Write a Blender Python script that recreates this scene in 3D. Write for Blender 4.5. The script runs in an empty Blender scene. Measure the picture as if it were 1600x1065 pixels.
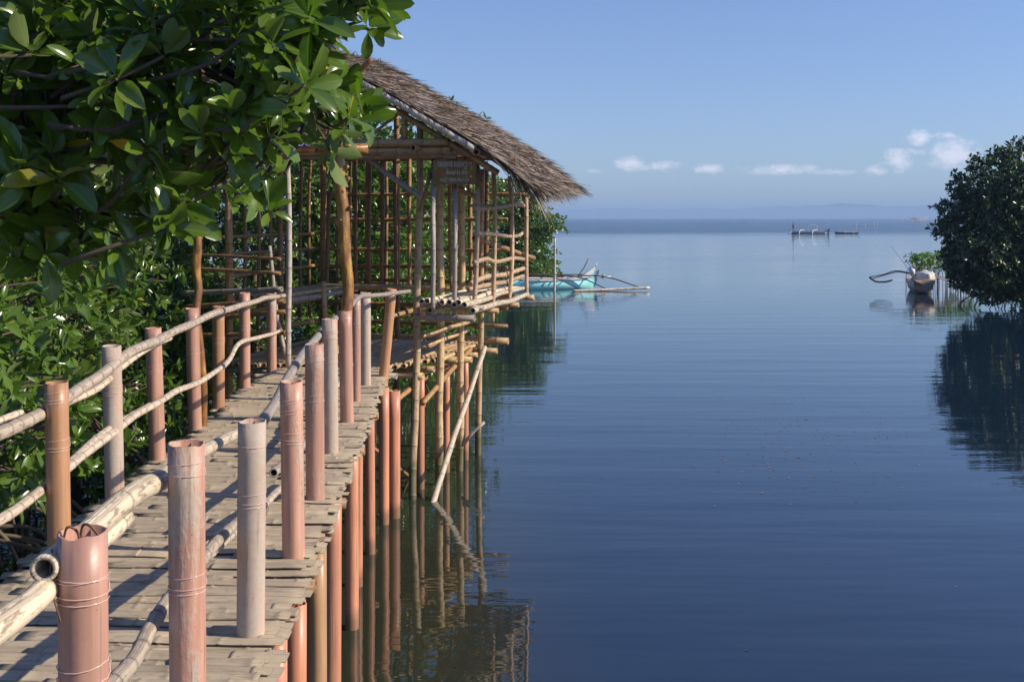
import bpy, math, random
import numpy as np
from mathutils import Vector, Matrix

# ------------------------------------------------------------------ camera, sky, sun
scene = bpy.context.scene
COL = scene.collection
F = 1700.0            # focal length in pixels of the 1600 px wide photograph
EYE = 3.0             # camera height above the water
DECK = 1.4            # height of the bamboo walkway
cam_d = bpy.data.cameras.new('camera')
cam_d.sensor_width = 36
cam_d.lens = 36 * F / 1600
cam_d.shift_y = -192.5 / 1600
cam_d.clip_start = .1
cam_d.clip_end = 60000
cam = bpy.data.objects.new('camera', cam_d)
COL.objects.link(cam)
cam.location = (0, 0, EYE)
cam.rotation_euler = (math.radians(90), 0, 0)
scene.camera = cam

SUN_EL, SUN_ROT = math.radians(31), math.radians(99)
world = bpy.data.worlds.new('World')
scene.world = world
world.use_nodes = True

def build_world():
    nt = world.node_tree
    N, L = nt.nodes, nt.links
    N.clear()
    out = N.new('ShaderNodeOutputWorld')
    bg = N.new('ShaderNodeBackground')
    sky = N.new('ShaderNodeTexSky')
    sky.sky_type = 'NISHITA'
    sky.sun_disc = False
    sky.sun_elevation = SUN_EL
    sky.sun_rotation = SUN_ROT
    sky.air_density = 1.0
    sky.dust_density = 0.1
    sky.ozone_density = 2.6
    bg.inputs['Strength'].default_value = 0.10
    # low cumulus near the horizon, placed by azimuth and elevation
    tc = N.new('ShaderNodeTexCoord')
    sep = N.new('ShaderNodeSeparateXYZ')
    L.new(tc.outputs['Generated'], sep.inputs[0])
    def m(op, a, b=None, c=None):
        n = N.new('ShaderNodeMath'); n.operation = op
        for i, v in enumerate((a, b, c)):
            if v is None: continue
            if isinstance(v, (int, float)): n.inputs[i].default_value = v
            else: L.new(v, n.inputs[i])
        return n.outputs[0]
    az = m('MULTIPLY', m('ARCTAN2', sep.outputs[0], sep.outputs[1]), 57.2958)
    el = m('MULTIPLY', m('ARCSINE', sep.outputs[2]), 57.2958)
    comb = N.new('ShaderNodeCombineXYZ')
    L.new(az, comb.inputs[0]); L.new(m('MULTIPLY', el, 1.5), comb.inputs[1])
    noi = N.new('ShaderNodeTexNoise'); noi.inputs['Scale'].default_value = 1.7
    noi.inputs['Detail'].default_value = 10; noi.inputs['Roughness'].default_value = .62
    L.new(comb.outputs[0], noi.inputs['Vector'])
    blobs = [(985, 256, 24, 11, .95), (1035, 260, 34, 8, .7), (1112, 264, 28, 9, .75), (1225, 265, 66, 8, .8),
             (1300, 268, 40, 6, .55), (1368, 267, 20, 9, .75), (1403, 250, 22, 16, .9), (1437, 216, 20, 13, .8),
             (1490, 242, 36, 22, .95), (1482, 213, 24, 9, .5), (928, 268, 30, 4, .35), (1440, 240, 40, 18, .3),
             (700, 262, 60, 9, .6), (1680, 255, 60, 14, .6), (1150, 286, 160, 5, .10)]
    tot = None
    for px, py, rx, ry, s in blobs:
        a0 = math.degrees(math.atan((px - 800) / F)); e0 = math.degrees(math.atan((340 - py) / F * math.cos(math.radians(a0))))
        k = 57.3 / F
        u = m('DIVIDE', m('SUBTRACT', az, a0), rx * k * 1.35); v = m('DIVIDE', m('SUBTRACT', el, e0), ry * k * 1.45)
        r = m('SQRT', m('ADD', m('MULTIPLY', u, u), m('MULTIPLY', v, v)))
        q = m('MULTIPLY', m('MAXIMUM', m('SUBTRACT', 1.0, r), 0.0), s)
        tot = q if tot is None else m('MAXIMUM', tot, q)
    dens = m('ADD', tot, m('MULTIPLY', m('SUBTRACT', noi.outputs[0], .5), 1.5))
    dens = m('MULTIPLY', m('MINIMUM', m('MULTIPLY', m('MAXIMUM', m('SUBTRACT', dens, .18), 0), 1.35), .78), m('MINIMUM', m('MULTIPLY', tot, 5.0), 1.0))
    mix = N.new('ShaderNodeMix'); mix.data_type = 'RGBA'
    L.new(dens, mix.inputs['Factor'])
    # the real sky is a little bluer low down than the model's
    tint = N.new('ShaderNodeMix'); tint.data_type = 'RGBA'; tint.blend_type = 'MULTIPLY'
    tint.inputs['Factor'].default_value = 1
    L.new(sky.outputs[0], tint.inputs['A'])
    tr = N.new('ShaderNodeValToRGB')
    tr.color_ramp.elements[0].position = 0; tr.color_ramp.elements[0].color = SKY_LOW
    tr.color_ramp.elements[1].position = .42; tr.color_ramp.elements[1].color = SKY_MID
    e3 = tr.color_ramp.elements.new(1.0); e3.color = SKY_HIGH
    L.new(m('SQRT', m('MAXIMUM', m('DIVIDE', el, 60.0), 0.0)), tr.inputs[0])
    L.new(tr.outputs[0], tint.inputs['B'])
    L.new(tint.outputs['Result'], mix.inputs['A'])
    mix.inputs['B'].default_value = (7.9, 7.9, 8.9, 1)
    L.new(mix.outputs['Result'], bg.inputs['Color'])
    L.new(bg.outputs[0], out.inputs['Surface'])
SKY_LOW = (0.47, 0.64, 1.02, 1); SKY_MID = (.88, .90, 1.13, 1); SKY_HIGH = (.95, 1.02, 1.60, 1)
build_world()

sun_d = bpy.data.lights.new('sun', 'SUN')
sun_d.energy = 5.0
sun_d.angle = math.radians(.53)
sun_d.color = (1, .88, .71)
sun = bpy.data.objects.new('sun', sun_d)
COL.objects.link(sun)
sv = Vector((math.sin(SUN_ROT) * math.cos(SUN_EL), math.cos(SUN_ROT) * math.cos(SUN_EL), math.sin(SUN_EL)))
sun.rotation_euler = sv.to_track_quat('Z', 'Y').to_euler()
sun.location = (20, -5, 20)

scene.view_settings.view_transform = 'Standard'
scene.view_settings.look = 'None'
scene.view_settings.exposure = 0.3
scene.view_settings.gamma = 1

# ------------------------------------------------------------------ helpers
def P(px, py, d):
    """point at distance d that stands at (px, py) in the photograph"""
    return Vector(((px - 800) * d / F, d, EYE - (py - 340) * d / F))

def tag(o, label=None, cat=None, group=None, kind=None):
    if label: o['label'] = label
    if cat: o['category'] = cat
    if group: o['group'] = group
    if kind: o['kind'] = kind
    return o

def empty(name, loc=(0, 0, 0), rz=0):
    o = bpy.data.objects.new(name, None)
    COL.objects.link(o)
    o.location = loc; o.rotation_euler = (0, 0, rz)
    return o

def link(name, me, parent=None, keep_world=True):
    o = bpy.data.objects.new(name, me)
    COL.objects.link(o)
    if parent is not None:
        o.parent = parent
        if keep_world:
            M = Matrix.Translation(parent.location) @ parent.rotation_euler.to_matrix().to_4x4()
            o.matrix_parent_inverse = M.inverted()
    return o

class MB:
    """collects vertices, faces and a per-vertex colour (random tone, node mark, extra)"""
    def __init__(s):
        s.v = []; s.f = []; s.c = []; s.uv = []
    def add(s, v, f, c=None, uv=None):
        n = len(s.v)
        s.v += [tuple(x) for x in v]
        s.f += [tuple(i + n for i in q) for q in f]
        s.c += c if c else [(.5, 0, 0, 1)] * len(v)
        s.uv += uv if uv else [(0, 0)] * len(v)
    def mesh(s, name, mat, smooth=True):
        me = bpy.data.meshes.new(name)
        me.from_pydata(s.v, [], s.f)
        a = me.color_attributes.new('tone', 'FLOAT_COLOR', 'POINT')
        a.data.foreach_set('color', np.array(s.c, dtype=np.float32).ravel())
        a = me.attributes.new('lenuv', 'FLOAT_VECTOR', 'POINT')
        w = np.zeros((len(s.v), 3), np.float32); w[:, :2] = np.array(s.uv, np.float32).reshape(-1, 2)
        a.data.foreach_set('vector', w.ravel())
        if smooth: me.shade_smooth()
        me.materials.append(mat)
        return me
    def build(s, name, mat, parent=None, smooth=True):
        return link(name, s.mesh(name, mat, smooth), parent)

def catmull(pts, step):
    pts = [Vector(p) for p in pts]
    if len(pts) == 2:
        n = max(2, int((pts[1] - pts[0]).length / step) + 1)
        return [pts[0].lerp(pts[1], i / (n - 1)) for i in range(n)]
    q = [2 * pts[0] - pts[1]] + pts + [2 * pts[-1] - pts[-2]]
    out = []
    for i in range(1, len(q) - 2):
        a, b, c, d = q[i - 1:i + 3]
        n = max(1, int((c - b).length / step + .5))
        for k in range(n):
            t = k / n
            out.append(.5 * ((2 * b) + (c - a) * t + (2 * a - 5 * b + 4 * c - d) * t * t + (3 * b - a - 3 * c + d) * t ** 3))
    out.append(pts[-1])
    return out

def tube(mb, pts, r0, r1=None, seg=10, step=.08, node=0, hollow=False, rough=0, wander=0, rng=random, bulge=.10, tone=None, hollow0=None):
    """round pole along a curve; node = spacing of bamboo joints; hollow = open ends"""
    r1 = r0 if r1 is None else r1
    path = catmull(pts, step)
    if wander:
        ph = [rng.uniform(0, 6.28) for _ in range(4)]
        tot = 0
        for i, p in enumerate(path):
            if i: tot += (path[i] - path[i - 1]).length
            p.x += wander * math.sin(tot * 3.1 + ph[0]) + wander * .5 * math.sin(tot * 7.3 + ph[1])
            p.z += wander * math.sin(tot * 2.7 + ph[2]) + wander * .5 * math.sin(tot * 6.1 + ph[3])
    cum = [0]
    for a, b in zip(path, path[1:]): cum.append(cum[-1] + (b - a).length)
    Lt = cum[-1]
    stations = [(c, 0) for c in cum]
    if node:
        x = rng.uniform(.2, 1) * node
        while x < Lt - .02:
            stations = [s for s in stations if abs(s[0] - x) > .022 or s[0] in (0, Lt)]
            e = .012
            stations += [(x - e, 0), (x - e * .3, .8), (x, 1), (x + e * .5, .3), (x + e * 1.4, 0)]
            x += node * rng.uniform(.8, 1.2)
    stations = sorted(s for s in stations if 0 <= s[0] <= Lt)
    def at(x):
        for i in range(len(cum) - 1):
            if x <= cum[i + 1] + 1e-9:
                t = (x - cum[i]) / max(1e-9, cum[i + 1] - cum[i])
                return path[i].lerp(path[i + 1], t), (path[i + 1] - path[i]).normalized()
        return path[-1], (path[-1] - path[-2]).normalized()
    if len(stations) > 400: pass
    tone = rng.random() if tone is None else tone
    V = []; C = []; U = []; Fc = []
    nrm = None
    ph = rng.uniform(0, 6.28)
    j = 0
    for k, (x, nd) in enumerate(stations):
        while j < len(cum) - 2 and x > cum[j + 1]: j += 1
        t = (x - cum[j]) / max(1e-9, cum[j + 1] - cum[j])
        p = path[j].lerp(path[j + 1], t)
        dirs = (path[min(j + 1, len(path) - 1)] - path[j])
        if dirs.length < 1e-9: dirs = Vector((0, 0, 1))
        dirs = dirs.normalized()
        if t > .5 and j + 2 < len(path): dirs = (dirs + (path[j + 2] - path[j + 1]).normalized()).normalized()
        elif t <= .5 and j > 0: dirs = (dirs + (path[j] - path[j - 1]).normalized()).normalized()
        if nrm is None:
            nrm = dirs.orthogonal().normalized()
        nrm = (nrm - dirs * nrm.dot(dirs)).normalized()
        bi = dirs.cross(nrm)
        r = r0 + (r1 - r0) * x / Lt
        r *= 1 + bulge * nd
        for i in range(seg):
            a = 2 * math.pi * i / seg
            rr = r
            if rough: rr *= 1 + rough * (math.sin(a * 2 + x * 9 + ph) * .5 + math.sin(a * 3 - x * 17 + ph * 2) * .3 + rng.uniform(-.4, .4))
            V.append(p + (nrm * math.cos(a) + bi * math.sin(a)) * rr)
            C.append((tone, nd, 0, 1)); U.append((i / seg, x))
    n = len(stations)
    for k in range(n - 1):
        for i in range(seg):
            a = k * seg + i; b = k * seg + (i + 1) % seg
            Fc.append((a, b, b + seg, a + seg))
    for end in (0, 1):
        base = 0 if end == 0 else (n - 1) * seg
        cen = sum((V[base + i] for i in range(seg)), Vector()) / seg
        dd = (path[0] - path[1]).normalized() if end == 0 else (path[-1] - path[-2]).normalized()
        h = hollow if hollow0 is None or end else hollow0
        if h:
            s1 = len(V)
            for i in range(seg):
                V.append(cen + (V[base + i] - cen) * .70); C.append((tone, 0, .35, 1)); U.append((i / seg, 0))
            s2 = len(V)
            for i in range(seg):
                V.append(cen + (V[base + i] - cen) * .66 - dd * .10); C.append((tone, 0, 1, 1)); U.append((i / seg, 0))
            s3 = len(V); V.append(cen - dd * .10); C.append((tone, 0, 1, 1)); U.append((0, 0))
            for i in range(seg):
                i2 = (i + 1) % seg
                q = [(base + i, s1 + i, s1 + i2, base + i2), (s1 + i, s2 + i, s2 + i2, s1 + i2)]
                if end: q = [t[::-1] for t in q]
                Fc += q
                Fc.append((s2 + i, s3, s2 + i2) if not end else (s2 + i2, s3, s2 + i))
        else:
            s1 = len(V); V.append(cen + dd * r0 * .05); C.append((tone, 0, .3, 1)); U.append((0, 0))
            for i in range(seg):
                i2 = (i + 1) % seg
                Fc.append((base + i, s1, base + i2) if end == 0 else (base + i2, s1, base + i))
    mb.add(V, Fc, C, U)
    return mb

def box(mb, c, size, rot=None, tone=.5):
    R = rot or Matrix.Identity(3)
    c = Vector(c); x, y, z = (s / 2 for s in size)
    v = [c + R @ Vector((a * x, b * y, d * z)) for a in (-1, 1) for b in (-1, 1) for d in (-1, 1)]
    f = [(0, 1, 3, 2), (4, 6, 7, 5), (0, 4, 5, 1), (2, 3, 7, 6), (0, 2, 6, 4), (1, 5, 7, 3)]
    mb.add(v, f, [(tone, 0, 0, 1)] * 8)

# ------------------------------------------------------------------ materials
def new_mat(name):
    m = bpy.data.materials.new(name); m.use_nodes = True
    nt = m.node_tree; nt.nodes.clear()
    out = nt.nodes.new('ShaderNodeOutputMaterial')
    b = nt.nodes.new('ShaderNodeBsdfPrincipled')
    nt.links.new(b.outputs[0], out.inputs['Surface'])
    return m, nt, b, out

class NT:
    def __init__(s, nt): s.nt = nt; s.N = nt.nodes; s.L = nt.links
    def node(s, t, **kw):
        n = s.N.new(t)
        for k, v in kw.items(): setattr(n, k, v)
        return n
    def set(s, sock, v):
        if isinstance(v, (int, float)): sock.default_value = v
        elif isinstance(v, tuple): sock.default_value = v if len(v) == 4 or sock.type == 'VECTOR' else (*v, 1)
        else: s.L.new(v, sock)
    def m(s, op, a, b=None, c=None, clamp=False):
        n = s.node('ShaderNodeMath', operation=op); n.use_clamp = clamp
        for i, v in enumerate((a, b, c)):
            if v is not None: s.set(n.inputs[i], v)
        return n.outputs[0]
    def mix(s, f, a, b, blend='MIX'):
        n = s.node('ShaderNodeMix', data_type='RGBA', blend_type=blend)
        s.set(n.inputs['Factor'], f); s.set(n.inputs['A'], a); s.set(n.inputs['B'], b)
        return n.outputs['Result']
    def noise(s, vec, scale, detail=4, rough=.55, out=0):
        n = s.node('ShaderNodeTexNoise')
        n.inputs['Scale'].default_value = scale; n.inputs['Detail'].default_value = detail; n.inputs['Roughness'].default_value = rough
        if vec is not None: s.L.new(vec, n.inputs['Vector'])
        return n.outputs[out]
    def ramp(s, f, stops):
        n = s.node('ShaderNodeValToRGB')
        while len(n.color_ramp.elements) < len(stops): n.color_ramp.elements.new(.5)
        for e, (p, c) in zip(n.color_ramp.elements, stops):
            e.position = p; e.color = c if len(c) == 4 else (*c, 1)
        s.L.new(f, n.inputs[0])
        return n.outputs[0]
    def attr(s, name):
        n = s.node('ShaderNodeAttribute', attribute_name=name); return n
    def scalev(s, vec, sc):
        n = s.node('ShaderNodeVectorMath', operation='MULTIPLY'); s.L.new(vec, n.inputs[0]); n.inputs[1].default_value = sc
        return n.outputs[0]
    def bump(s, h, dist, strength=1, normal=None):
        n = s.node('ShaderNodeBump'); n.inputs['Distance'].default_value = dist; n.inputs['Strength'].default_value = strength
        s.L.new(h, n.inputs['Height'])
        if normal is not None: s.L.new(normal, n.inputs['Normal'])
        return n.outputs[0]
    def geo(s, o='Position'): return s.node('ShaderNodeNewGeometry').outputs[o]
    def obj(s, o='Object'): return s.node('ShaderNodeTexCoord').outputs[o]

def bamboo_mat(name, light, dark, stain, node_c, rough=.55, tide=False, stain_amt=.55):
    m, nt, b, out = new_mat(name); t = NT(nt)
    tone = t.attr('tone'); sep = t.node('ShaderNodeSeparateColor'); t.L.new(tone.outputs['Color'], sep.inputs[0])
    luv = t.attr('lenuv').outputs['Vector']
    su = t.node('ShaderNodeSeparateXYZ'); t.L.new(luv, su.inputs[0])
    ang = t.m('MULTIPLY', su.outputs[0], 6.2832)
    cv = t.node('ShaderNodeCombineXYZ')
    t.set(cv.inputs[0], t.m('MULTIPLY', t.m('COSINE', ang), 1.0)); t.set(cv.inputs[1], t.m('MULTIPLY', t.m('SINE', ang), 1.0))
    t.set(cv.inputs[2], t.m('ADD', t.m('MULTIPLY', su.outputs[1], 1.0), t.m('MULTIPLY', sep.outputs[0], 37.0)))
    streak = t.noise(t.scalev(cv.outputs[0], (3.5, 3.5, .8)), 2.4, 5, .6)
    blot = t.noise(t.scalev(cv.outputs[0], (.8, .8, 7)), 1.7, 5, .7)
    col = t.mix(t.ramp(streak, [(.3, (0, 0, 0)), (.7, (1, 1, 1))]), dark, light)
    col = t.mix(t.m('MULTIPLY', t.ramp(blot, [(.52, (0, 0, 0)), (.60, (1, 1, 1))]), stain_amt), col, stain)
    col = t.mix(1.0, col, t.mix(sep.outputs[0], (.72, .70, .68), (1.22, 1.18, 1.12)), 'MULTIPLY')
    col = t.mix(t.m('MULTIPLY', sep.outputs[1], .75), col, node_c)
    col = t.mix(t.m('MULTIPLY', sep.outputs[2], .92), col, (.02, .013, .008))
    if tide:
        z = t.node('ShaderNodeSeparateXYZ'); t.L.new(t.geo(), z.inputs[0])
        f = t.m('SUBTRACT', .62, t.m('ADD', z.outputs[2], t.m('MULTIPLY', t.noise(t.geo(), 9, 3), .35)), clamp=True)
        f = t.m('MINIMUM', t.m('MULTIPLY', f, 7), 1)
        col = t.mix(t.m('MULTIPLY', f, .85), col, (.075, .085, .03))
    t.L.new(col, b.inputs['Base Color'])
    b.inputs['Roughness'].default_value = rough
    t.L.new(t.bump(t.m('ADD', streak, t.m('MULTIPLY', blot, .5)), .006, .7), b.inputs['Normal'])
    return m

M_DECK = bamboo_mat('weathered split bamboo', (.56, .475, .345), (.39, .32, .225), (.20, .15, .095), (.25, .195, .135), .62, stain_amt=.45)
M_RAIL = bamboo_mat('weathered branch wood', (.70, .61, .50), (.48, .40, .32), (.20, .15, .105), (.12, .085, .06), .6, stain_amt=.6)
M_BIGB = bamboo_mat('thick weathered bamboo', (.80, .72, .56), (.62, .52, .38), (.24, .18, .13), (.22, .16, .10), .42, stain_amt=.8)
M_TAN = bamboo_mat('honey bamboo', (.62, .45, .24), (.44, .29, .14), (.20, .12, .055), (.16, .09, .045), .42, stain_amt=.6)
M_TANB = bamboo_mat('brown bamboo pole', (.44, .27, .125), (.27, .145, .06), (.12, .065, .028), (.09, .05, .022), .45, stain_amt=.6)
M_LEG = bamboo_mat('bamboo pile with tide mark', (.62, .47, .27), (.44, .31, .165), (.17, .12, .06), (.15, .11, .055), .45, tide=True, stain_amt=.5)
M_GREYB = bamboo_mat('grey weathered bamboo', (.50, .45, .40), (.33, .285, .25), (.17, .14, .12), (.14, .11, .095), .5, stain_amt=.5)
M_STICK = bamboo_mat('peeled tan stick', (.66, .49, .33), (.46, .32, .20), (.24, .15, .09), (.18, .11, .07), .5, stain_amt=.5)
M_BARK = bamboo_mat('mangrove bark', (.16, .125, .09), (.08, .06, .045), (.05, .035, .03), (.05, .04, .03), .85)

def log_mat():
    m, nt, b, out = new_mat('varnished yellow brown log'); t = NT(nt)
    g = t.obj()
    n = t.noise(t.scalev(g, (1, 1, .35)), 16, 5, .65)
    n2 = t.noise(t.scalev(g, (1, 1, .5)), 6, 3)
    col = t.ramp(n, [(.30, (.07, .03, .012)), (.46, (.26, .12, .03)), (.60, (.48, .26, .055)), (.75, (.60, .42, .20))])
    col = t.mix(t.ramp(n2, [(.45, (0, 0, 0)), (.6, (.7, .7, .7))]), col, (.14, .07, .03))
    t.L.new(col, b.inputs['Base Color']); b.inputs['Roughness'].default_value = .33
    t.L.new(t.bump(n, .012, .8), b.inputs['Normal'])
    return m
M_LOG = log_mat()

def pipe_mat(name, base, cement_amt, seed, rust=0.0, tide=False):
    m, nt, b, out = new_mat(name); t = NT(nt)
    g = t.obj(); add = t.node('ShaderNodeVectorMath', operation='ADD'); t.L.new(g, add.inputs[0]); add.inputs[1].default_value = (seed * 3.1, seed * 1.7, seed * 5.3)
    v = add.outputs[0]
    oi = t.node('ShaderNodeObjectInfo')
    n1 = t.noise(t.scalev(v, (1, 1, .22)), 9, 5, .65)
    n2 = t.noise(v, 45, 4, .6)
    n3 = t.noise(t.scalev(v, (1, 1, .05)), 26, 3, .5)
    drip = t.noise(t.scalev(v, (1, 1, .06)), 30, 3, .5)
    base2 = tuple(c * .80 for c in base)
    col = t.mix(t.ramp(n3, [(.35, (0, 0, 0)), (.65, (1, 1, 1))]), base2, base)
    col = t.mix(t.m('MULTIPLY', t.ramp(drip, [(.46, (0, 0, 0)), (.66, (1, 1, 1))]), .55), col, (base[0] * .52, base[1] * .50, base[2] * .50))
    thr = .72 - cement_amt * .45
    cm = t.ramp(t.m('ADD', n1, t.m('MULTIPLY', t.m('SUBTRACT', n2, .5), .18)), [(thr, (0, 0, 0)), (min(.99, thr + .12), (1, 1, 1))])
    cem = t.mix(n2, (.33, .28, .235), (.50, .43, .37))
    col = t.mix(cm, col, cem)
    if tide:
        z = t.node('ShaderNodeSeparateXYZ'); t.L.new(t.geo(), z.inputs[0])
        h = t.m('ADD', z.outputs[2], t.m('MULTIPLY', t.noise(t.geo(), 8, 3), .12))
        f = t.m('MINIMUM', t.m('MULTIPLY', t.m('SUBTRACT', .24, h, clamp=True), 10), 1)
        col = t.mix(t.m('MULTIPLY', f, .75), col, (.13, .085, .045))
    # weathering: broad dull patches, brown rain streaks, each pipe a little different
    wp = t.noise(t.scalev(v, (1, 1, .5)), 4.5, 4, .6)
    col = t.mix(t.m('MULTIPLY', t.ramp(wp, [(.42, (0, 0, 0)), (.68, (1, 1, 1))]), .45), col, (.36, .215, .16))
    st = t.noise(t.scalev(v, (1, 1, .035)), 55, 2, .5)
    col = t.mix(t.m('MULTIPLY', t.ramp(st, [(.60, (0, 0, 0)), (.68, (1, 1, 1))]), .45), col, (.19, .12, .085))
    col = t.mix(1.0, col, t.mix(oi.outputs['Random'], (.84, .84, .84), (1.10, 1.06, 1.0)), 'MULTIPLY')
    # small scuffs
    sc = t.ramp(t.noise(v, 70, 2, .5), [(.70, (0, 0, 0)), (.74, (1, 1, 1))])
    col = t.mix(t.m('MULTIPLY', sc, .5), col, (.14, .085, .06))
    t.L.new(col, b.inputs['Base Color'])
    t.L.new(t.mix(cm, (.42, .42, .42), (.8, .8, .8)), b.inputs['Roughness'])
    t.L.new(t.bump(t.m('ADD', t.m('MULTIPLY', cm, 1.0), t.m('MULTIPLY', n2, .35)), .002, .7), b.inputs['Normal'])
    return m
PINK = (.57, .315, .235); ORANGE = (.52, .28, .145)
M_PIPE = {'pink': pipe_mat('pink plastic pipe with light cement smears', PINK, .15, 1),
          'pinkgrey': pipe_mat('pink plastic pipe half coated in cement', PINK, .46, 2),
          'grey': pipe_mat('plastic pipe coated in grey cement', (.58, .38, .30), .80, 3),
          'tan': pipe_mat('tan plastic pipe', ORANGE, .12, 4),
          'leg': pipe_mat('salmon plastic pile pipe', (.66, .29, .17), .05, 5, tide=True),
          'legtan': pipe_mat('ochre plastic pile pipe', (.52, .31, .15), .05, 6, tide=True)}

def simple(name, col, rough=.5, spec=.5, noise=.0, scale=8, metal=0, bump=0):
    m, nt, b, out = new_mat(name); t = NT(nt)
    if noise:
        n = t.noise(t.obj(), scale, 5, .6)
        c = t.mix(t.ramp(n, [(.3, (0, 0, 0)), (.7, (1, 1, 1))]), tuple(x * (1 - noise) for x in col), tuple(min(1, x * (1 + noise)) for x in col))
        t.L.new(c, b.inputs['Base Color'])
        if bump: t.L.new(t.bump(n, bump, .8), b.inputs['Normal'])
    else: b.inputs['Base Color'].default_value = (*col, 1)
    b.inputs['Roughness'].default_value = rough; b.inputs['Specular IOR Level'].default_value = spec; b.inputs['Metallic'].default_value = metal
    return m
M_LASH = simple('clear nylon fishing line', (.66, .46, .38), .12, .9)
M_WIRE = simple('rusty wire', (.13, .06, .035), .6, .4)
M_SIGN = simple('brown painted sign board', (.20, .105, .022), .55, .4, .3, 9)
M_BOARD = simple('dark red brown painted board', (.16, .06, .03), .5, .4, .3, 6)
M_LET = simple('weathered white lettering paint', (.50, .49, .46), .6, .3, .25, 40)
M_LETB = simple('blue and white lettering paint', (.33, .38, .62), .55, .3, .3, 30)
M_AQUA = simple('aqua boat paint', (.38, .86, .84), .35, .5, .08, 3)
M_WHITE = simple('white boat paint', (.74, .73, .70), .4, .5, .1, 4)
M_CREAM = simple('cream bamboo float', (.62, .55, .42), .45, .5, .2, 5)
M_DWOOD = simple('dark wet wood', (.10, .07, .05), .55, .4, .3, 6)
M_HULLG = simple('grey blue boat hull', (.075, .10, .14), .5, .4, .2, 3)
M_HULLB = simple('bare brown boat hull', (.33, .235, .17), .5, .4, .25, 5)
M_NET = simple('pale fishing net', (.62, .60, .56), .9, .1, .25, 30)
M_RED = simple('red cloth', (.36, .03, .025), .9, .1)
M_DARKC = simple('dark cloth', (.035, .03, .035), .9, .1)
M_SKIN = simple('brown skin', (.25, .13, .08), .5, .3)
M_HAIR = simple('black hair', (.012, .01, .01), .5, .3)
M_YEL = simple('yellow green rope bundle', (.42, .45, .05), .8, .2)

def leaf_mat(name, c1, c2, rough, trans, young=(.20, .26, .04), yellow=.005):
    m, nt, b, out = new_mat(name); t = NT(nt)
    tone = t.attr('tone'); sep = t.node('ShaderNodeSeparateColor'); t.L.new(tone.outputs['Color'], sep.inputs[0])
    r = sep.outputs[0]
    col = t.mix(r, c1, c2)
    col = t.mix(t.ramp(r, [(.90, (0, 0, 0)), (.97, (.8, .8, .8))]), col, young)
    y = t.ramp(sep.outputs[2], [(1 - yellow, (0, 0, 0)), (1 - yellow * .6, (1, 1, 1))])
    col = t.mix(y, col, (.62, .40, .03))
    # midrib: |u| close to zero
    mid = t.ramp(sep.outputs[1], [(.04, (1, 1, 1)), (.10, (0, 0, 0))])
    col = t.mix(t.m('MULTIPLY', mid, .45), col, (.20, .26, .06))
    back = t.geo('Backfacing')
    col2 = t.mix(t.m('MULTIPLY', back, .55), col, (.16, .20, .07))
    t.L.new(col2, b.inputs['Base Color'])
    t.L.new(t.mix(back, (rough,) * 3, (.6, .6, .6)), b.inputs['Roughness'])
    b.inputs['Specular IOR Level'].default_value = .6
    tr = t.node('ShaderNodeBsdfTranslucent'); t.L.new(t.mix(1.0, col, (1.3, 1.6, .7), 'MULTIPLY'), tr.inputs['Color'])
    mx = t.node('ShaderNodeMixShader'); mx.inputs[0].default_value = trans
    t.L.new(b.outputs[0], mx.inputs[1]); t.L.new(tr.outputs[0], mx.inputs[2]); t.L.new(mx.outputs[0], out.inputs['Surface'])
    return m
M_LEAFN = leaf_mat('large glossy mangrove leaf', (.060, .115, .014), (.135, .215, .026), .22, .32)
M_LEAF = leaf_mat('glossy mangrove leaf', (.055, .108, .014), (.125, .215, .028), .24, .28)
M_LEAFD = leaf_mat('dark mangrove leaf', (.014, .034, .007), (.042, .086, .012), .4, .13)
M_LEAFY = leaf_mat('fresh sapling leaf', (.09, .19, .02), (.17, .30, .04), .4, .3, yellow=.02)

def thatch_mat():
    m, nt, b, out = new_mat('dry palm thatch'); t = NT(nt)
    tone = t.attr('tone'); sep = t.node('ShaderNodeSeparateColor'); t.L.new(tone.outputs['Color'], sep.inputs[0])
    col = t.ramp(sep.outputs[0], [(0, (.05, .034, .024)), (.4, (.185, .142, .110)), (.8, (.35, .295, .24)), (1, (.64, .55, .45))])
    col = t.mix(.28, col, t.ramp(t.noise(t.obj(), 2.2, 5, .6), [(.35, (.12, .085, .065)), (.65, (.40, .31, .23))]))
    t.L.new(col, b.inputs['Base Color']); b.inputs['Roughness'].default_value = .75; b.inputs['Specular IOR Level'].default_value = .3
    return m
M_THATCH = thatch_mat()

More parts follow.
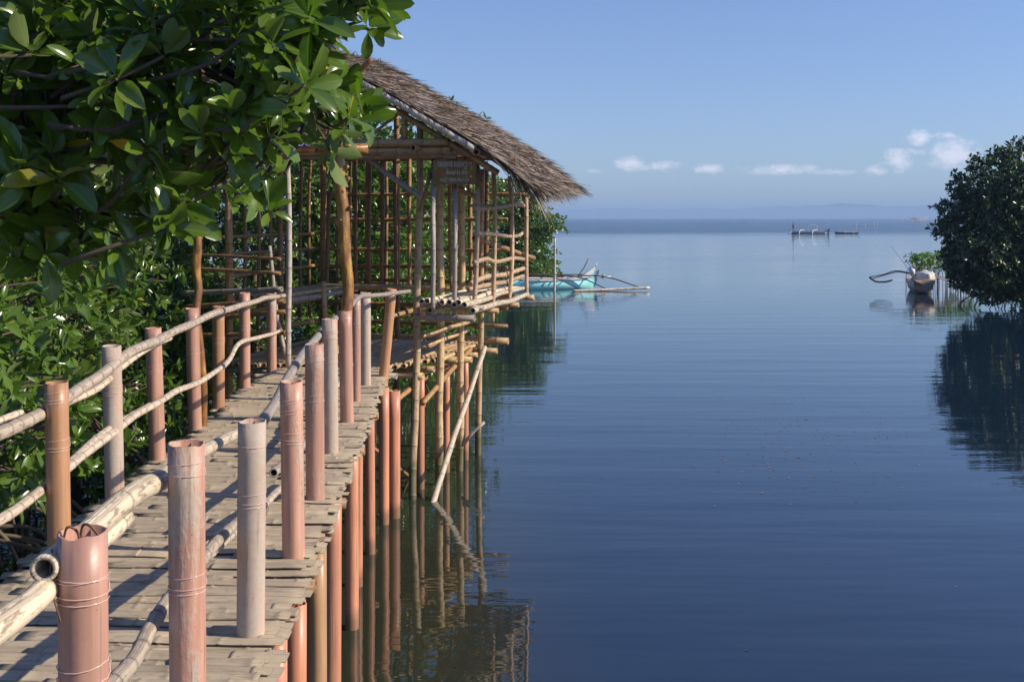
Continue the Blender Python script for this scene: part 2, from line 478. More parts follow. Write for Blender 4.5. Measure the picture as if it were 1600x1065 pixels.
def water_mat():
    m, nt, b, out = new_mat('calm shallow sea water'); t = NT(nt)
    pos = t.geo()
    sp = t.node('ShaderNodeSeparateXYZ'); t.L.new(pos, sp.inputs[0])
    y = sp.outputs[1]
    # gentle swell in long crests across the view, fine wind ripples farther out
    near = t.noise(t.scalev(pos, (.16, 1.0, 1)), 1.1, 3, .5)
    near2 = t.noise(t.scalev(pos, (.45, 1.6, 1)), 2.6, 3, .55)
    fine = t.noise(t.scalev(pos, (.6, 1.5, 1)), 14, 2, .5)
    mid = t.noise(t.scalev(pos, (.25, .8, 1)), 1.4, 5, .6)
    patch = t.noise(t.scalev(pos, (.03, .10, 1)), 1.0, 4, .6)
    far = t.m('MULTIPLY', t.m('SUBTRACT', y, 16), 1 / 60.0, clamp=True)
    vfar = t.m('MULTIPLY', t.m('SUBTRACT', t.m('ADD', y, t.m('MULTIPLY', patch, 70)), 195), 1 / 70.0, clamp=True)
    pf = t.ramp(patch, [(.45, (.12, .12, .12)), (.62, (1, 1, 1))])
    h = t.m('ADD', t.m('MULTIPLY', near, .013), t.m('MULTIPLY', near2, .0022))
    h = t.m('ADD', h, t.m('MULTIPLY', t.m('MULTIPLY', fine, .0004), pf))
    h = t.m('ADD', h, t.m('MULTIPLY', t.m('MULTIPLY', mid, t.m('ADD', t.m('MULTIPLY', far, .022), t.m('MULTIPLY', vfar, .45))), pf))
    t.L.new(t.bump(h, 1.0, 1.0), b.inputs['Normal'])
    # reflections painted into the colour: trees' olive with turbid shallows left, sky blue beyond
    sky_mix = t.m('MULTIPLY', t.m('ADD', t.m('ADD', sp.outputs[0], t.m('MULTIPLY', patch, .6)), .25), .8, clamp=True)
    shallow = t.mix(sky_mix, (.030, .033, .013), (.010, .020, .034))  # near-shore colour, from olive to the painted sky reflection
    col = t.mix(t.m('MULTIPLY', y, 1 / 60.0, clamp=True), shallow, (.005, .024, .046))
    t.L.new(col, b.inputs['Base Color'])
    rg = t.m('ADD', .015, t.m('MULTIPLY', vfar, .22))
    t.L.new(rg, b.inputs['Roughness'])
    b.inputs['IOR'].default_value = 1.46
    b.inputs['Specular IOR Level'].default_value = .85
    return m
M_WATER = water_mat()

def mud_mat():
    m, nt, b, out = new_mat('wet mangrove mud'); t = NT(nt)
    n = t.noise(t.geo(), 3, 6, .6)
    t.L.new(t.ramp(n, [(.3, (.03, .024, .016)), (.7, (.075, .058, .04))]), b.inputs['Base Color'])
    b.inputs['Roughness'].default_value = .5
    t.L.new(t.bump(n, .05, .8), b.inputs['Normal'])
    return m
M_MUD = mud_mat()
def hill_mat():
    m, nt, b, out = new_mat('wooded far coast'); t = NT(nt)
    n = t.noise(t.geo(), .01, 6, .6)
    t.L.new(t.ramp(n, [(.3, (.035, .06, .025)), (.7, (.10, .12, .06))]), b.inputs['Base Color'])
    b.inputs['Roughness'].default_value = .9
    return m
M_HILL = hill_mat()

# ------------------------------------------------------------------ setting: water, ground, far coast, haze
def grid_sheet(name, xs, ys, zf, mat, kind='structure'):
    nx, ny = len(xs), len(ys)
    v = [(x, y, zf(x, y)) for y in ys for x in xs]
    f = [(j * nx + i, j * nx + i + 1, (j + 1) * nx + i + 1, (j + 1) * nx + i) for j in range(ny - 1) for i in range(nx - 1)]
    me = bpy.data.meshes.new(name); me.from_pydata(v, [], f); me.shade_smooth(); me.materials.append(mat)
    o = link(name, me); o['kind'] = kind
    return o
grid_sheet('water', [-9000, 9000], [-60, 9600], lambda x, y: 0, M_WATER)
def ground_z(x, y):
    z = -1.1
    e = -3.4 + .02 * y if y < 60 else -2       # left bank
    if y < 58: z += 1.5 / (1 + math.exp((x - e + 2.2) * 1.6))
    z += 1.6 / (1 + math.exp(-(x - 17.5) * 1.5)) * math.exp(-((y - 34) / 18) ** 2)
    return z + .06 * math.sin(x * 2.1 + y * 1.3)
xs = sorted(set([-9000, -300, -60] + [-40 + i for i in range(81)] + [60, 300, 9000]))
ys = sorted(set([-60, -20] + list(range(-10, 70)) + [100, 400, 9600]))
grid_sheet('ground', xs, ys, lambda x, y: ground_z(x, y) if abs(x) < 60 and y < 100 else -1.1, M_MUD)

def hills():
    D = 7600
    rnd = random.Random(5)
    prof = [(600, 327), (860, 327), (1000, 326), (1090, 327), (1200, 325), (1290, 321), (1340, 319), (1420, 322), (1600, 324), (2000, 320), (2600, 325)]
    v = []; f = []; n = 0
    cols = 420
    for i in range(cols):
        px = -1500 + i * (5200 / cols)
        a = prof[0][1]
        for (x0, y0), (x1, y1) in zip(prof, prof[1:]):
            if x0 <= px <= x1: a = y0 + (y1 - y0) * (px - x0) / (x1 - x0)
        a += 1.0 * math.sin(px * .05) + .7 * math.sin(px * .13 + 1) + rnd.uniform(-.5, .5)
        h = EYE + (340 - a) * D / F
        X = (px - 800) * D / F
        v += [(X, D, -2), (X + 10, D + 120, h * .75), (X, D + 320, h * 1.07), (X, D + 900, h * .8), (X, D + 1300, -2)]
    for i in range(cols - 1):
        for k in range(4):
            a = i * 5 + k; f.append((a, a + 5, a + 6, a + 1))
    me = bpy.data.meshes.new('hills'); me.from_pydata(v, [], f); me.shade_smooth(); me.materials.append(M_HILL)
    o = link('hills', me); o['kind'] = 'structure'
hills()

HAZE = True
if HAZE:
    mb = MB(); box(mb, (0, 4800, 28.5), (19000, 9900, 63))
    m = bpy.data.materials.new('sea haze'); m.use_nodes = True
    nt = m.node_tree; nt.nodes.clear(); out = nt.nodes.new('ShaderNodeOutputMaterial')
    pv = nt.nodes.new('ShaderNodeVolumePrincipled'); pv.inputs['Color'].default_value = (.45, .66, .94, 1)
    pv.inputs['Density'].default_value = .00040
    nt.links.new(pv.outputs[0], out.inputs['Volume'])
    o = mb.build('haze', m, smooth=False); o['kind'] = 'stuff'

# ------------------------------------------------------------------ footbridge
rng = random.Random(11)
def Rx(d): return -.62 - .0575 * d
def Lx(d): return -1.98 - .055 * d
bridge = empty('footbridge', (-1.6, 4, DECK))
tag(bridge, 'bamboo slat footbridge on salmon pink plastic posts with crooked pole handrails', 'footbridge')

def deck_slats(low=0):
    mb = MB(); d = 1.2 + low
    while d < 11.7:
        w = rng.uniform(.052, .082)
        xl, xr = Lx(d) + rng.uniform(-.07, .06), Rx(d) + rng.uniform(-.06, .03)
        cuts = []
        if rng.random() < .55:
            c = rng.uniform(xl + .25, xr - .25); ov = rng.uniform(.02, .25)
            cuts = [(xl, c + ov), (c, xr)]
        else: cuts = [(xl, xr)]
        if rng.random() < .16:
            c = rng.uniform(xl + .1, xr - .4); cuts.append((c, c + rng.uniform(.25, .6)))
        for q, (a, b) in enumerate([(u_, min(v_, xr + .015)) for u_, v_ in cuts]):
            z0 = DECK - .014 - low + q * .007 + rng.uniform(-.002, .003)
            y0 = d + rng.uniform(-.008, .008); yaw = rng.uniform(-.018, .018) - .02
            tilt = rng.uniform(-.004, .004)
            ww = w * rng.uniform(.98, 1.12)
            n = max(3, int((b - a) / .07)); tone = rng.uniform(.25, .75)
            x = a; st = []
            nodes = [a + rng.uniform(.02, .3)]
            while nodes[-1] < b: nodes.append(nodes[-1] + rng.uniform(.2, .34))
            for i in range(n + 1): st.append((a + (b - a) * i / n, 0))
            for nn in nodes:
                if a < nn < b: st += [(nn - .01, 0), (nn, 1), (nn + .01, 0)]
            st.sort()
            V = []; C = []; U = []; Fc = []
            prof = [(-.5, -.25), (-.46, .10), (-.25, .34), (0, .42), (.25, .34), (.46, .10), (.5, -.25)]
            fl = rng.uniform(.16, .30)
            for (x, nd) in st:
                for (py_, pz) in prof:
                    yy = py_ * ww * (1 + .06 * nd); zz = pz * ww * fl + nd * .004
                    yy += rng.uniform(-.0015, .0015)
                    V.append((x, y0 + yy + (x - (a + b) / 2) * yaw, z0 + zz + (x - a) * tilt + .003 * math.sin(x * 7 + y0 * 9)))
                    C.append((tone, nd * .8, 0, 1)); U.append((py_ * .5, x))
            k = len(prof)
            for i in range(len(st) - 1):
                for j in range(k - 1):
                    p = i * k + j; Fc.append((p, p + k, p + k + 1, p + 1))
                p = i * k; Fc.append((p + k - 1, p + 2 * k - 1, p + k, p))
            Fc.append(tuple(range(k))); e = (len(st) - 1) * k; Fc.append(tuple(e + j for j in reversed(range(k))))
            for e0 in (0, e):
                for j in range(k): C[e0 + j] = (tone, .3, .25, 1)
            mb.add(V, Fc, C, U)
        d += w * rng.uniform(.84, .94)
    return mb
m_ = deck_slats(); lo_ = deck_slats(.016); m_.add(lo_.v, lo_.f, lo_.c, lo_.uv)   # two crossed layers of split bamboo
m_.build('deck', M_DECK, bridge)
mb = MB()
for off in (.10, .45, .85, 1.2):
    tube(mb, [(Rx(1) - off, 1.0, DECK - .085), (Rx(11.6) - off, 11.6, DECK - .085)], .035, seg=8, step=1, node=.35, rng=rng)
mb.build('joist', M_TANB, bridge)

def pipe(mb, base, top, r, seg=24, jag=.0035, wall=.006):
    """plastic pipe standing between two points, open and a little jagged at the top"""
    base, top = Vector(base), Vector(top)
    ax = (top - base); Lh = ax.length; ax.normalize()
    n = ax.orthogonal().normalized(); b = ax.cross(n)
    V = []; Fc = []
    hs = [0] + [Lh * k / 8 for k in range(1, 8)] + [Lh]
    jz = [rng.uniform(-jag, jag) for _ in range(seg)]
    jz = [(jz[i] + jz[i - 1]) / 2 for i in range(seg)]
    notch = rng.randrange(seg)
    for k, h in enumerate(hs):
        for i in range(seg):
            a = 2 * math.pi * i / seg
            hh = h + (jz[i] - (.006 if i in (notch, (notch + 1) % seg) else 0) if k == 8 else 0)
            V.append(base + ax * hh + (n * math.cos(a) + b * math.sin(a)) * r * (1 + .004 * math.sin(h * 11)))
    for k in range(8):
        for i in range(seg):
            p = k * seg + i; q = k * seg + (i + 1) % seg
            Fc.append((p, q, q + seg, p + seg))
    t0 = 8 * seg
    s1 = len(V)
    for i in range(seg):
        p = V[t0 + i]; c = base + ax * ((p - base).dot(ax)); V.append(c + (p - c) * (1 - wall / r))
    s2 = len(V)
    for i in range(seg):
        p = V[t0 + i]; c = base + ax * ((p - base).dot(ax)); V.append(c + (p - c) * (1 - wall / r) - ax * min(.35, Lh * .6))
    for i in range(seg):
        j = (i + 1) % seg
        Fc += [(t0 + i, t0 + j, s1 + j, s1 + i), (s1 + i, s1 + j, s2 + j, s2 + i)]
    Fc.append(tuple(s2 + i for i in range(seg)))
    mb.add(V, Fc)

def lashing(parent, base, top, r, z_list, name='lashing', mat=M_LASH):
    base, top = Vector(base), Vector(top); ax = (top - base).normalized()
    n = ax.orthogonal().normalized(); b = ax.cross(n)
    for h in z_list:
        mb = MB()
        c = top - ax * h
        turns = rng.randint(1, 3); pts = []; tl = [rng.uniform(-.14, .14), rng.uniform(0, 6.28)]
        for i in range(turns * 14):
            a = 2 * math.pi * i / 14
            pts.append(c + (n * math.cos(a) + b * math.sin(a)) * (r + .0025) + ax * (.018 * i / 14 * (1 if (i // 14) % 2 else -.4) + tl[0] * r * math.cos(a + tl[1])))
        tube(mb, pts, .0013, seg=5, step=.02, rng=rng)
        mb.build(name, mat, parent)
    pass

R = .0535
posts_r = [(129, 830, 2.43, 'pink', 0), (291, 692, 3.25, 'pinkgrey', 1), (394, 657, 4.2, 'grey', -4), (455, 595, 5.15, 'pinkgrey', 3),
           (491, 537, 6.2, 'pinkgrey', 1), (515, 498, 7.4, 'grey', 1), (539, 485, 8.55, 'pink', 3), (556, 460, 9.5, 'pinkgrey', 0),
           (571, 457, 10.4, 'grey', 0), (612, 451, 11.0, 'tan', -13)]
posts_l = [(88, 597, 5.15, 'tan', 3), (174, 540, 6.2, 'grey', 4), (239, 512, 7.25, 'pink', 6), (300, 481, 8.3, 'pink', 4),
           (341, 478, 9.2, 'tan', 0), (382, 457, 10.3, 'pink', 0), (424, 459, 11.3, 'pinkgrey', 0)]
POST = []
for k, (px, py, d, kind, lean) in enumerate(posts_r + posts_l):
    top = P(px, py, d)
    drop = 1.6 * F / d
    base = Vector(((px - lean * 1.0 - 800) * d / F, d + .02, DECK - .25))
    if lean > 0 or lean < 0:
        base.x = top.x + lean * d / F * (1.25)
    r = R * (.78 if k in (7,) else .95 if k in (8, 9, 13, 14, 15, 16) else 1)
    m = MB(); pipe(m, base, top, r)
    o = m.build('railing_post', M_PIPE[kind], bridge)
    # every post shows its own patch of the noise
    for vtx in (): pass
    zs = [.06 + rng.uniform(0, .04)] + ([.30 + rng.uniform(-.05, .05)] if k != 1 else [.42]) + ([.13] if k in (0, 3, 5) else [])
    lashing(o, base, top, r, zs)
    POST.append((base, top, r))
# rusty wire loops poking out of the nearest post
mb = MB(); b0, t0, r0 = POST[0]
tube(mb, [t0 + Vector((-.045, 0, -.03)), t0 + Vector((-.03, -.01, .012)), t0 + Vector((-.012, 0, .0)), t0 + Vector((-.005, .0, -.03))], .003, seg=6, step=.006, rng=rng)
tube(mb, [t0 + Vector((-.01, .01, -.03)), t0 + Vector((0, 0, .012)), t0 + Vector((.02, -.01, .016)), t0 + Vector((.045, -.01, -.012))], .003, seg=6, step=.006, rng=rng)
tube(mb, [t0 + Vector((-.055, -.03, -.03)), t0 + Vector((-.052, -.045, -.10)), t0 + Vector((-.028, -.05, -.185))], .0022, seg=6, step=.01, rng=rng)
mb.build('wire_tie', M_WIRE, bridge)

# piles under the right edge (plastic), px at the waterline and the distance
piles = [(449, 4.30, 'leg', .92), (462, 4.6, 'leg', .86), (495, 5.42, 'legtan', .9), (520, 6.45, 'leg', 1), (549, 7.96, 'leg', .95), (559, 8.87, 'leg', .8),
         (577, 9.73, 'leg', .85), (600, 10.67, 'leg', .95)]
for k, (px, d, kind, s) in enumerate(piles):
    x = (px - 800) * d / F
    if k == 0: x -= .05
    top_z = DECK - .03 if k < 7 else DECK - .06
    m = MB(); pipe(m, (x + rng.uniform(-.01, .02), d, -1.0), (x, d, top_z), R * s)
    o = m.build('support_pile', M_PIPE[kind], bridge)
    if k in (4, 6): lashing(o, (x, d, -1), (x, d, top_z), R * s, [.1])
for d in (2.4, 3.6, 5.1, 6.6, 8.1, 9.6, 11.0):    # piles under the left edge, and cross bearers
    x = Lx(d) + .12
    m = MB(); pipe(m, (x, d, -1.0), (x, d, DECK - .12), R)
    m.build('support_pile', M_PIPE['leg'], bridge)
    m = MB(); tube(m, [(x - .2, d + .07, DECK - .15), (Rx(d) - .02, d + .07, DECK - .15)], .035, seg=8, step=.5, node=.3, hollow=True, rng=rng)
    m.build('cross_bearer', M_TANB, bridge)

def dR(px): return .885 / ((800 - px) / F - .0575)
def dL(px): return 2.03 / ((800 - px) / F - .037)
def rail(pts, r0, r1, mat, df, name='handrail', **kw):
    m = MB()
    P3 = [P(x, y, df(x) if len(q) == 0 else q[0]) for x, y, *q in pts]
    tube(m, P3, r0, r1, rng=rng, **kw)
    return m.build(name, mat, bridge)
K = dict(seg=12, step=.06, node=.13, rough=.06, wander=.007, bulge=.12)
rail([(-60, 703), (0, 675), (60, 645), (105, 623), (150, 592), (190, 560), (230, 537), (290, 510), (345, 487), (400, 470), (447, 461)], .031, .022, M_RAIL, dL, **K)
rail([(-70, 690), (0, 656), (30, 643)], .017, .015, M_RAIL, lambda x: dL(x) + .1, **K)
rail([(60, 655), (150, 604), (190, 574), (225, 548), (266, 531)], .02, .015, M_RAIL, lambda x: dL(x) + .06, **K)
rail([(-50, 842), (0, 812), (40, 786), (100, 738), (140, 704), (200, 655), (260, 622), (320, 590), (358, 562), (375, 538), (405, 526), (440, 517)], .024, .018, M_RAIL, dL, **K)
rail([(110, 722), (150, 688), (200, 652), (232, 632)], .019, .016, M_RAIL, lambda x: dL(x) + .05, hollow=True, **K)
KB = dict(seg=16, step=.08, node=.29, wander=.002, bulge=.06, hollow=True)
rail([(68, 888), (130, 838), (165, 806), (210, 768), (262, 744), (300, 716)], .030, .034, M_BIGB, dR, **KB)
rail([(-60, 1020), (0, 978), (50, 940), (92, 900), (140, 860), (197, 808)], .031, .024, M_BIGB, lambda x: dR(x) + .02, **KB)
rail([(262, 738), (320, 703), (372, 676), (415, 652), (432, 630)], .024, .020, M_BIGB, lambda x: dR(x) + .12, **KB)
rail([(408, 660), (432, 625), (450, 590), (472, 556), (505, 515), (528, 495)], .027, .024, M_GREYB, lambda x: dR(x) + .02, **KB)
rail([(525, 505), (545, 482), (562, 464), (580, 462), (640, 455)], .022, .02, M_GREYB, lambda x: 8.6 + (x - 525) * .022, **KB)
rail([(150, 1098), (178, 1062), (215, 1022), (238, 975), (262, 938), (290, 900), (325, 862), (360, 828), (390, 800)], .0245, .020, M_RAIL, dR, **K)
rail([(300, 890), (345, 848), (372, 826), (410, 790), (432, 770), (470, 736)], .019, .017, M_RAIL, lambda x: dR(x) + .08, **K)
rail([(427, 738), (450, 716), (478, 690), (505, 655)], .022, .019, M_GREYB, lambda x: dR(x) - .05, **KB)
rail([(470, 700), (500, 650), (530, 600), (550, 570)], .019, .017, M_RAIL, lambda x: dR(min(x, 530)) + .1 + max(0, x - 530) * .02, **K)

# ------------------------------------------------------------------ bamboo hut on stilts
U_ = Vector((.245, .970, 0)); V_ = Vector((-.970, .245, 0))
O_ = Vector((-.745, 10.3, 0))
def H(s, w, z): return O_ + U_ * s + V_ * w + Vector((0, 0, z))
hut = empty('bamboo_hut', H(2.4, 1.4, 1.3), math.radians(-14.2))
tag(hut, 'open bamboo hut on stilts over the water with a shaggy brown thatched roof', 'hut')
def part(name, pts, r0, r1=None, mat=M_TAN, **kw):
    m = MB(); k = dict(seg=10, step=.12, node=.24, rng=rng, wander=.003); k.update(kw)
    tube(m, pts, r0, r1, **k); return m.build(name, mat, hut)
# floor: round poles side by side
m = MB()
w = .58
while w < 2.85:
    s0 = 1.12 + rng.uniform(-.1, .04) + max(0, .98 - w) * 2.4
    s1 = 3.85 + rng.uniform(-.08, .1)
    tube(m, [H(s0, w, DECK - .02), H((s0 + s1) / 2, w + rng.uniform(-.01, .01), DECK - .015 + rng.uniform(-.008, .012)), H(s1, w, DECK - .02)], .027, .024,
         seg=10, step=.3, node=.28, rng=rng, hollow=True)
    w += .058
m.build('floor', M_TAN, hut)
for s, w0, w1, z, r in [(1.18, .80, 2.8, 1.335, .035), (1.50, .62, 2.9, 1.30, .038), (1.85, .60, 2.8, 1.32, .038), (2.45, .52, 2.8, 1.36, .036),
                      (2.75, .42, 2.8, 1.32, .038), (3.15, .47, 2.8, 1.33, .032), (3.6, .34, 2.8, 1.33, .036), (3.80, .24, 2.8, 1.44, .045)]:
    part('floor_bearer', [H(s, w0, z - .03), H(s, w1, z - .03)], r, mat=M_GREYB if s < 1.3 else M_TAN, step=.3, hollow=True)
part('floor_bearer', [P(660, 630, 11.9), P(735, 545, 13.4)], .03, mat=M_TANB)
part('floor_bearer', [P(575, 662, 10.9), P(665, 588, 12.3)], .03, mat=M_TANB)
# posts of the seaward side, running on down as stilts; (px top, py top, px foot, distance, radius)
for (a, b, c, d, r, mt) in [(657, 150, 640, 11.35, .043, M_LEG), (688, 190, 684, 12.1, .046, M_LEG), (721, 205, 716, 12.9, .044, M_LEG), (753, 225, 744, 13.75, .040, M_LEG)]:
    t = P(a, b + 40, max(12.6, d)); q = Vector(((c - 800) * d / F, d + .03, -1)); mid = t.lerp(q, .45) + Vector((.012, 0, 0))
    part('post', [q, mid, t], r, r * .9, mt, step=.15, node=.27, seg=14, wander=.006)
for (px, d, r) in [(657, 12.05, .045), (616, 10.9, .06), (697, 12.85, .045), (727, 13.5, .042)]:
    m = MB(); x = (px - 800) * d / F; pipe(m, (x, d, -1), (x, d, 1.27), r); m.build('stilt', M_PIPE['leg'], hut)
for (s, w) in [(1.3, 2.7), (2.5, 2.75), (3.7, 2.75), (3.75, 1.5), (2.5, 1.6), (1.3, 1.7)]:
    q = H(s, w, 0); m = MB(); pipe(m, (q.x, q.y, -1), (q.x, q.y, 1.27), .05); m.build('stilt', M_PIPE['leg'], hut)
part('brace', [P(757, 542, 13.2), P(735, 610, 12.8), P(700, 710, 12.1), P(672, 800, 11.4)], .030, .034, M_RAIL, node=.4, rough=.05)
part('brace', [P(724, 694, 12.9), P(738, 676, 12.9), P(757, 660, 12.9)], .022, .018, M_RAIL, node=0, rough=.08)
part('brace', [P(733, 770, 12.9), P(745, 752, 12.9), P(757, 741, 12.9)], .022, .022, M_RAIL, node=0, rough=.08)
part('brace', [P(584, 700, 11.5), P(640, 745, 12.6)], .02, .02, M_TANB, node=0)
# back and left corner posts
for (s, w, r) in [(3.75, 1.75, .04), (3.75, 2.8, .045), (1.2, 2.8, .045), (2.5, 2.82, .04)]:
    q = H(s, w, 0); top = {3.75: 4.1, 1.2: 4.0, 2.5: 4.05}[s] + (.5 if w == 1.75 else 0)
    part('post', [(q.x, q.y, -1), (q.x + .01, q.y, 2), (q.x, q.y, top)], r, r * .9, M_TANB, step=.3, seg=12)
part('post', [P(449, 250, 11.5), P(452, 400, 11.5), P(450, 574, 11.5)], .028, .030, M_GREYB, seg=12)
part('post', [P(421, 384, 11.7), P(427, 440, 11.7), P(434, 500, 11.7), P(446, 560, 11.7)], .020, .028, M_GREYB, seg=12, rough=.04)
# benches on three sides: poles side by side on bearers
BZ = 2.10
m = MB()
for k in range(9):
    w = .03 + k * .060; s0 = 1.15 + rng.uniform(-.10, .10); z = BZ + rng.uniform(-.012, .018)
    tube(m, [H(s0, w, z), H(s0 + .9, w + rng.uniform(-.02, .02), z + rng.uniform(-.015, .015)), H(s0 + 1.8, w + rng.uniform(-.02, .02), z + rng.uniform(-.02, .02)), H(3.78 + rng.uniform(-.05, .06), w, BZ)],
         .032, .024, seg=12, step=.12, node=.17, rng=rng, hollow=True, rough=.03, wander=.006)
tube(m, [H(1.25, -.02, BZ - .09), H(2.4, -.05, BZ - .085), H(3.75, -.03, BZ - .08)], .033, .028, seg=12, step=.12, node=.15, rng=rng, hollow=True, wander=.008)
tube(m, [H(1.22, .45, BZ - .10), H(2.4, .47, BZ - .10), H(3.75, .45, BZ - .09)], .033, .028, seg=12, step=.12, node=.15, rng=rng, hollow=True, wander=.008)
m.build('bench', M_BIGB, hut)
m = MB()
for k in range(8):
    s = 3.28 + k * .062
    tube(m, [H(s, .5, BZ), H(s, 1.6, BZ + rng.uniform(-.01, .01)), H(s, 2.78, BZ)], .028, .026, seg=10, step=.3, node=.25, rng=rng, hollow=True)
m.build('bench', M_TAN, hut)
m = MB()
for k in range(8):
    w = 2.32 + k * .062
    tube(m, [H(1.3 + rng.uniform(-.05, .05), w, BZ), H(2.4, w, BZ + rng.uniform(-.01, .01)), H(3.3, w, BZ)], .028, .026, seg=10, step=.3, node=.25, rng=rng, hollow=True)
m.build('bench', M_TAN, hut)
for (s, w0, w1, z, r, mt) in [(1.25, -.05, .62, BZ - .16, .036, M_GREYB), (1.42, -.10, .62, BZ - .06, .026, M_GREYB), (2.1, -.08, .6, BZ - .15, .03, M_TAN), (2.9, -.12, .6, BZ - .15, .03, M_TAN),
                             (3.72, -.12, .6, BZ - .12, .034, M_TAN)]:
    part('bench_bearer', [H(s, w0, z), H(s, w1, z)], r, mat=mt, step=.2, hollow=True)
# horizontal rails of inner line and walls
for (pa, pb, r, mt) in [((1.2, .52, 1.98), (3.6, .5, 1.98), .03, M_TAN), ((1.25, .55, 1.72), (3.0, .50, 1.74), .028, M_TAN), ((1.6, .60, 1.60), (2.9, .52, 1.63), .026, M_TAN),
                        ((1.3, .9, 1.93), (3.7, .8, 2.0), .028, M_TANB)]:
    part('side_rail', [H(*pa), H(*pb)], r, mat=mt, step=.2)
for z, r in [(1.62, .026), (1.86, .03), (2.16, .024), (2.36, .026), (2.58, .024), (2.96, .024), (3.30, .022), (3.78, .035)]:
    part('back_rail', [H(3.8, -.03 if z > 3 else .25, z + rng.uniform(-.02, .02)), H(3.8, 2.9, z + rng.uniform(-.02, .02))], r, mat=M_TANB, step=.3)
for z, r in [(1.64, .026), (1.9, .028), (2.34, .022), (2.60, .022), (2.80, .02)]:
    part('side_rail', [H(1.15, 2.84, z + rng.uniform(-.02, .02)), H(3.8, 2.84, z + rng.uniform(-.03, .03))], r, mat=M_TANB if z > 2 else M_TAN, step=.3)
part('side_rail', [H(1.25, 2.3, 2.05), H(3.6, 2.25, 2.05)], .032, mat=M_GREYB, hollow=True)
part('side_rail', [P(740, 372, 12.9), P(790, 388, 13.6), P(834, 403, 14.3)], .030, mat=M_TANB, hollow=True)
# front of the landward bench
for (x0, y0, x1, y1, r) in [(284, 458, 441, 452, .030), (284, 480, 445, 470, .026), (300, 420, 438, 427, .020), (296, 398, 438, 404, .018), (290, 500, 447, 487, .026), (300, 524, 447, 520, .026)]:
    part('side_rail', [P(x0, y0, 12.1), P(x1, y1, 11.6)], r, mat=M_GREYB if r > .028 else M_TANB, hollow=True)
# lattice poles: back wall
w = .95
for px in (555, 577, 597, 617, 640):
    d = 14.25 + (640 - px) * .003
    part('lattice_pole', [P(px + rng.uniform(-2, 2), 236, d), P(px + rng.uniform(-1, 1), 350, d), P(px + rng.uniform(-2, 2), 456, d)], .030, .026, M_TANB, seg=8)
for s in (1.35, 1.75, 2.1, 2.45, 2.85, 3.25, 3.55):
    part('lattice_pole', [H(s, 2.9, 1.7), H(s + rng.uniform(-.03, .03), 2.9, 3), H(s, 2.88, 3.9)], .024, .02, M_TANB, seg=8)
for wv in (1.95, 2.2, 2.45, 2.65):
    part('lattice_pole', [H(3.86, wv, 1.7), H(3.86, wv + rng.uniform(-.03, .03), 3), H(3.86, wv, 3.9)], .024, .02, M_TANB, seg=8)
part('lattice_pole', [P(514, 300, 14.5), P(512, 400, 14.5), P(508, 500, 14.5)], .028, .024, M_TANB)
part('lattice_pole', [P(505, 440, 12.8), P(508, 500, 12.8)], .03, .03, M_TAN)
# lattice poles: seaward side (px, py pairs)
for pts, d, r, mt in [([(677, 250), (677, 350), (676, 482)], 11.45, .028, M_GREYB), ([(711, 245), (711, 360), (710, 495)], 11.6, .027, M_GREYB),
                      ([(745, 238), (747, 330), (744, 420), (739, 494)], 11.75, .028, M_STICK), ([(771, 262), (773, 350), (772, 430), (770, 502)], 12.43, .026, M_STICK),
                      ([(797, 275), (800, 340), (799, 420), (795, 477)], 13.18, .028, M_STICK), ([(822, 308), (822, 380), (823, 462)], 13.96, .028, M_STICK),
                      ([(702, 245), (704, 400), (706, 450)], 13.4, .026, M_TANB), ([(733, 240), (735, 400), (737, 440)], 14.2, .030, M_TANB), ([(760, 262), (760, 400), (756, 440)], 13.9, .032, M_TANB),
                      ([(757, 362), (755, 440)], 14.2, .03, M_TAN)]:
    part('lattice_pole', [P(x, y, max(d, 12.35) if y < 290 else d) for x, y in pts], r, r * .92, mt, seg=10, rough=.03, node=.3)
for pts, r in [([(742, 326, 11.7), (775, 325, 12.5), (800, 320, 13.2), (818, 321, 13.9)], .026), ([(742, 364, 11.7), (775, 366, 12.5), (800, 370, 13.2), (815, 366, 13.9), (817, 362, 14)], .024),
               ([(740, 410, 11.7), (760, 404, 12.1), (775, 409, 12.5), (800, 404, 13.2), (818, 405, 13.9)], .026), ([(735, 443, 11.9), (760, 433, 12.3), (790, 428, 13.2), (818, 419, 13.9)], .03),
               ([(732, 452, 11.9), (760, 446, 12.3), (790, 440, 13.2), (818, 431, 13.9)], .028), ([(735, 322, 12.2), (780, 320, 13.0), (815, 316, 13.9)], .018)]:
    part('side_rail', [P(*p) for p in pts], r, r * .9, M_STICK, rough=.05, node=.2, step=.08)
part('brace', [P(672, 268, 12.0), P(665, 300, 12.0), P(655, 330, 12.0)], .024, .02, M_TANB)
part('brace', [P(690, 280, 12.6), P(745, 310, 13.0)], .026, .024, M_TANB)
part('brace', [P(551, 228, 12.4), P(600, 268, 12.3), P(662, 312, 12.15)], .030, .032, M_GREYB, seg=12)

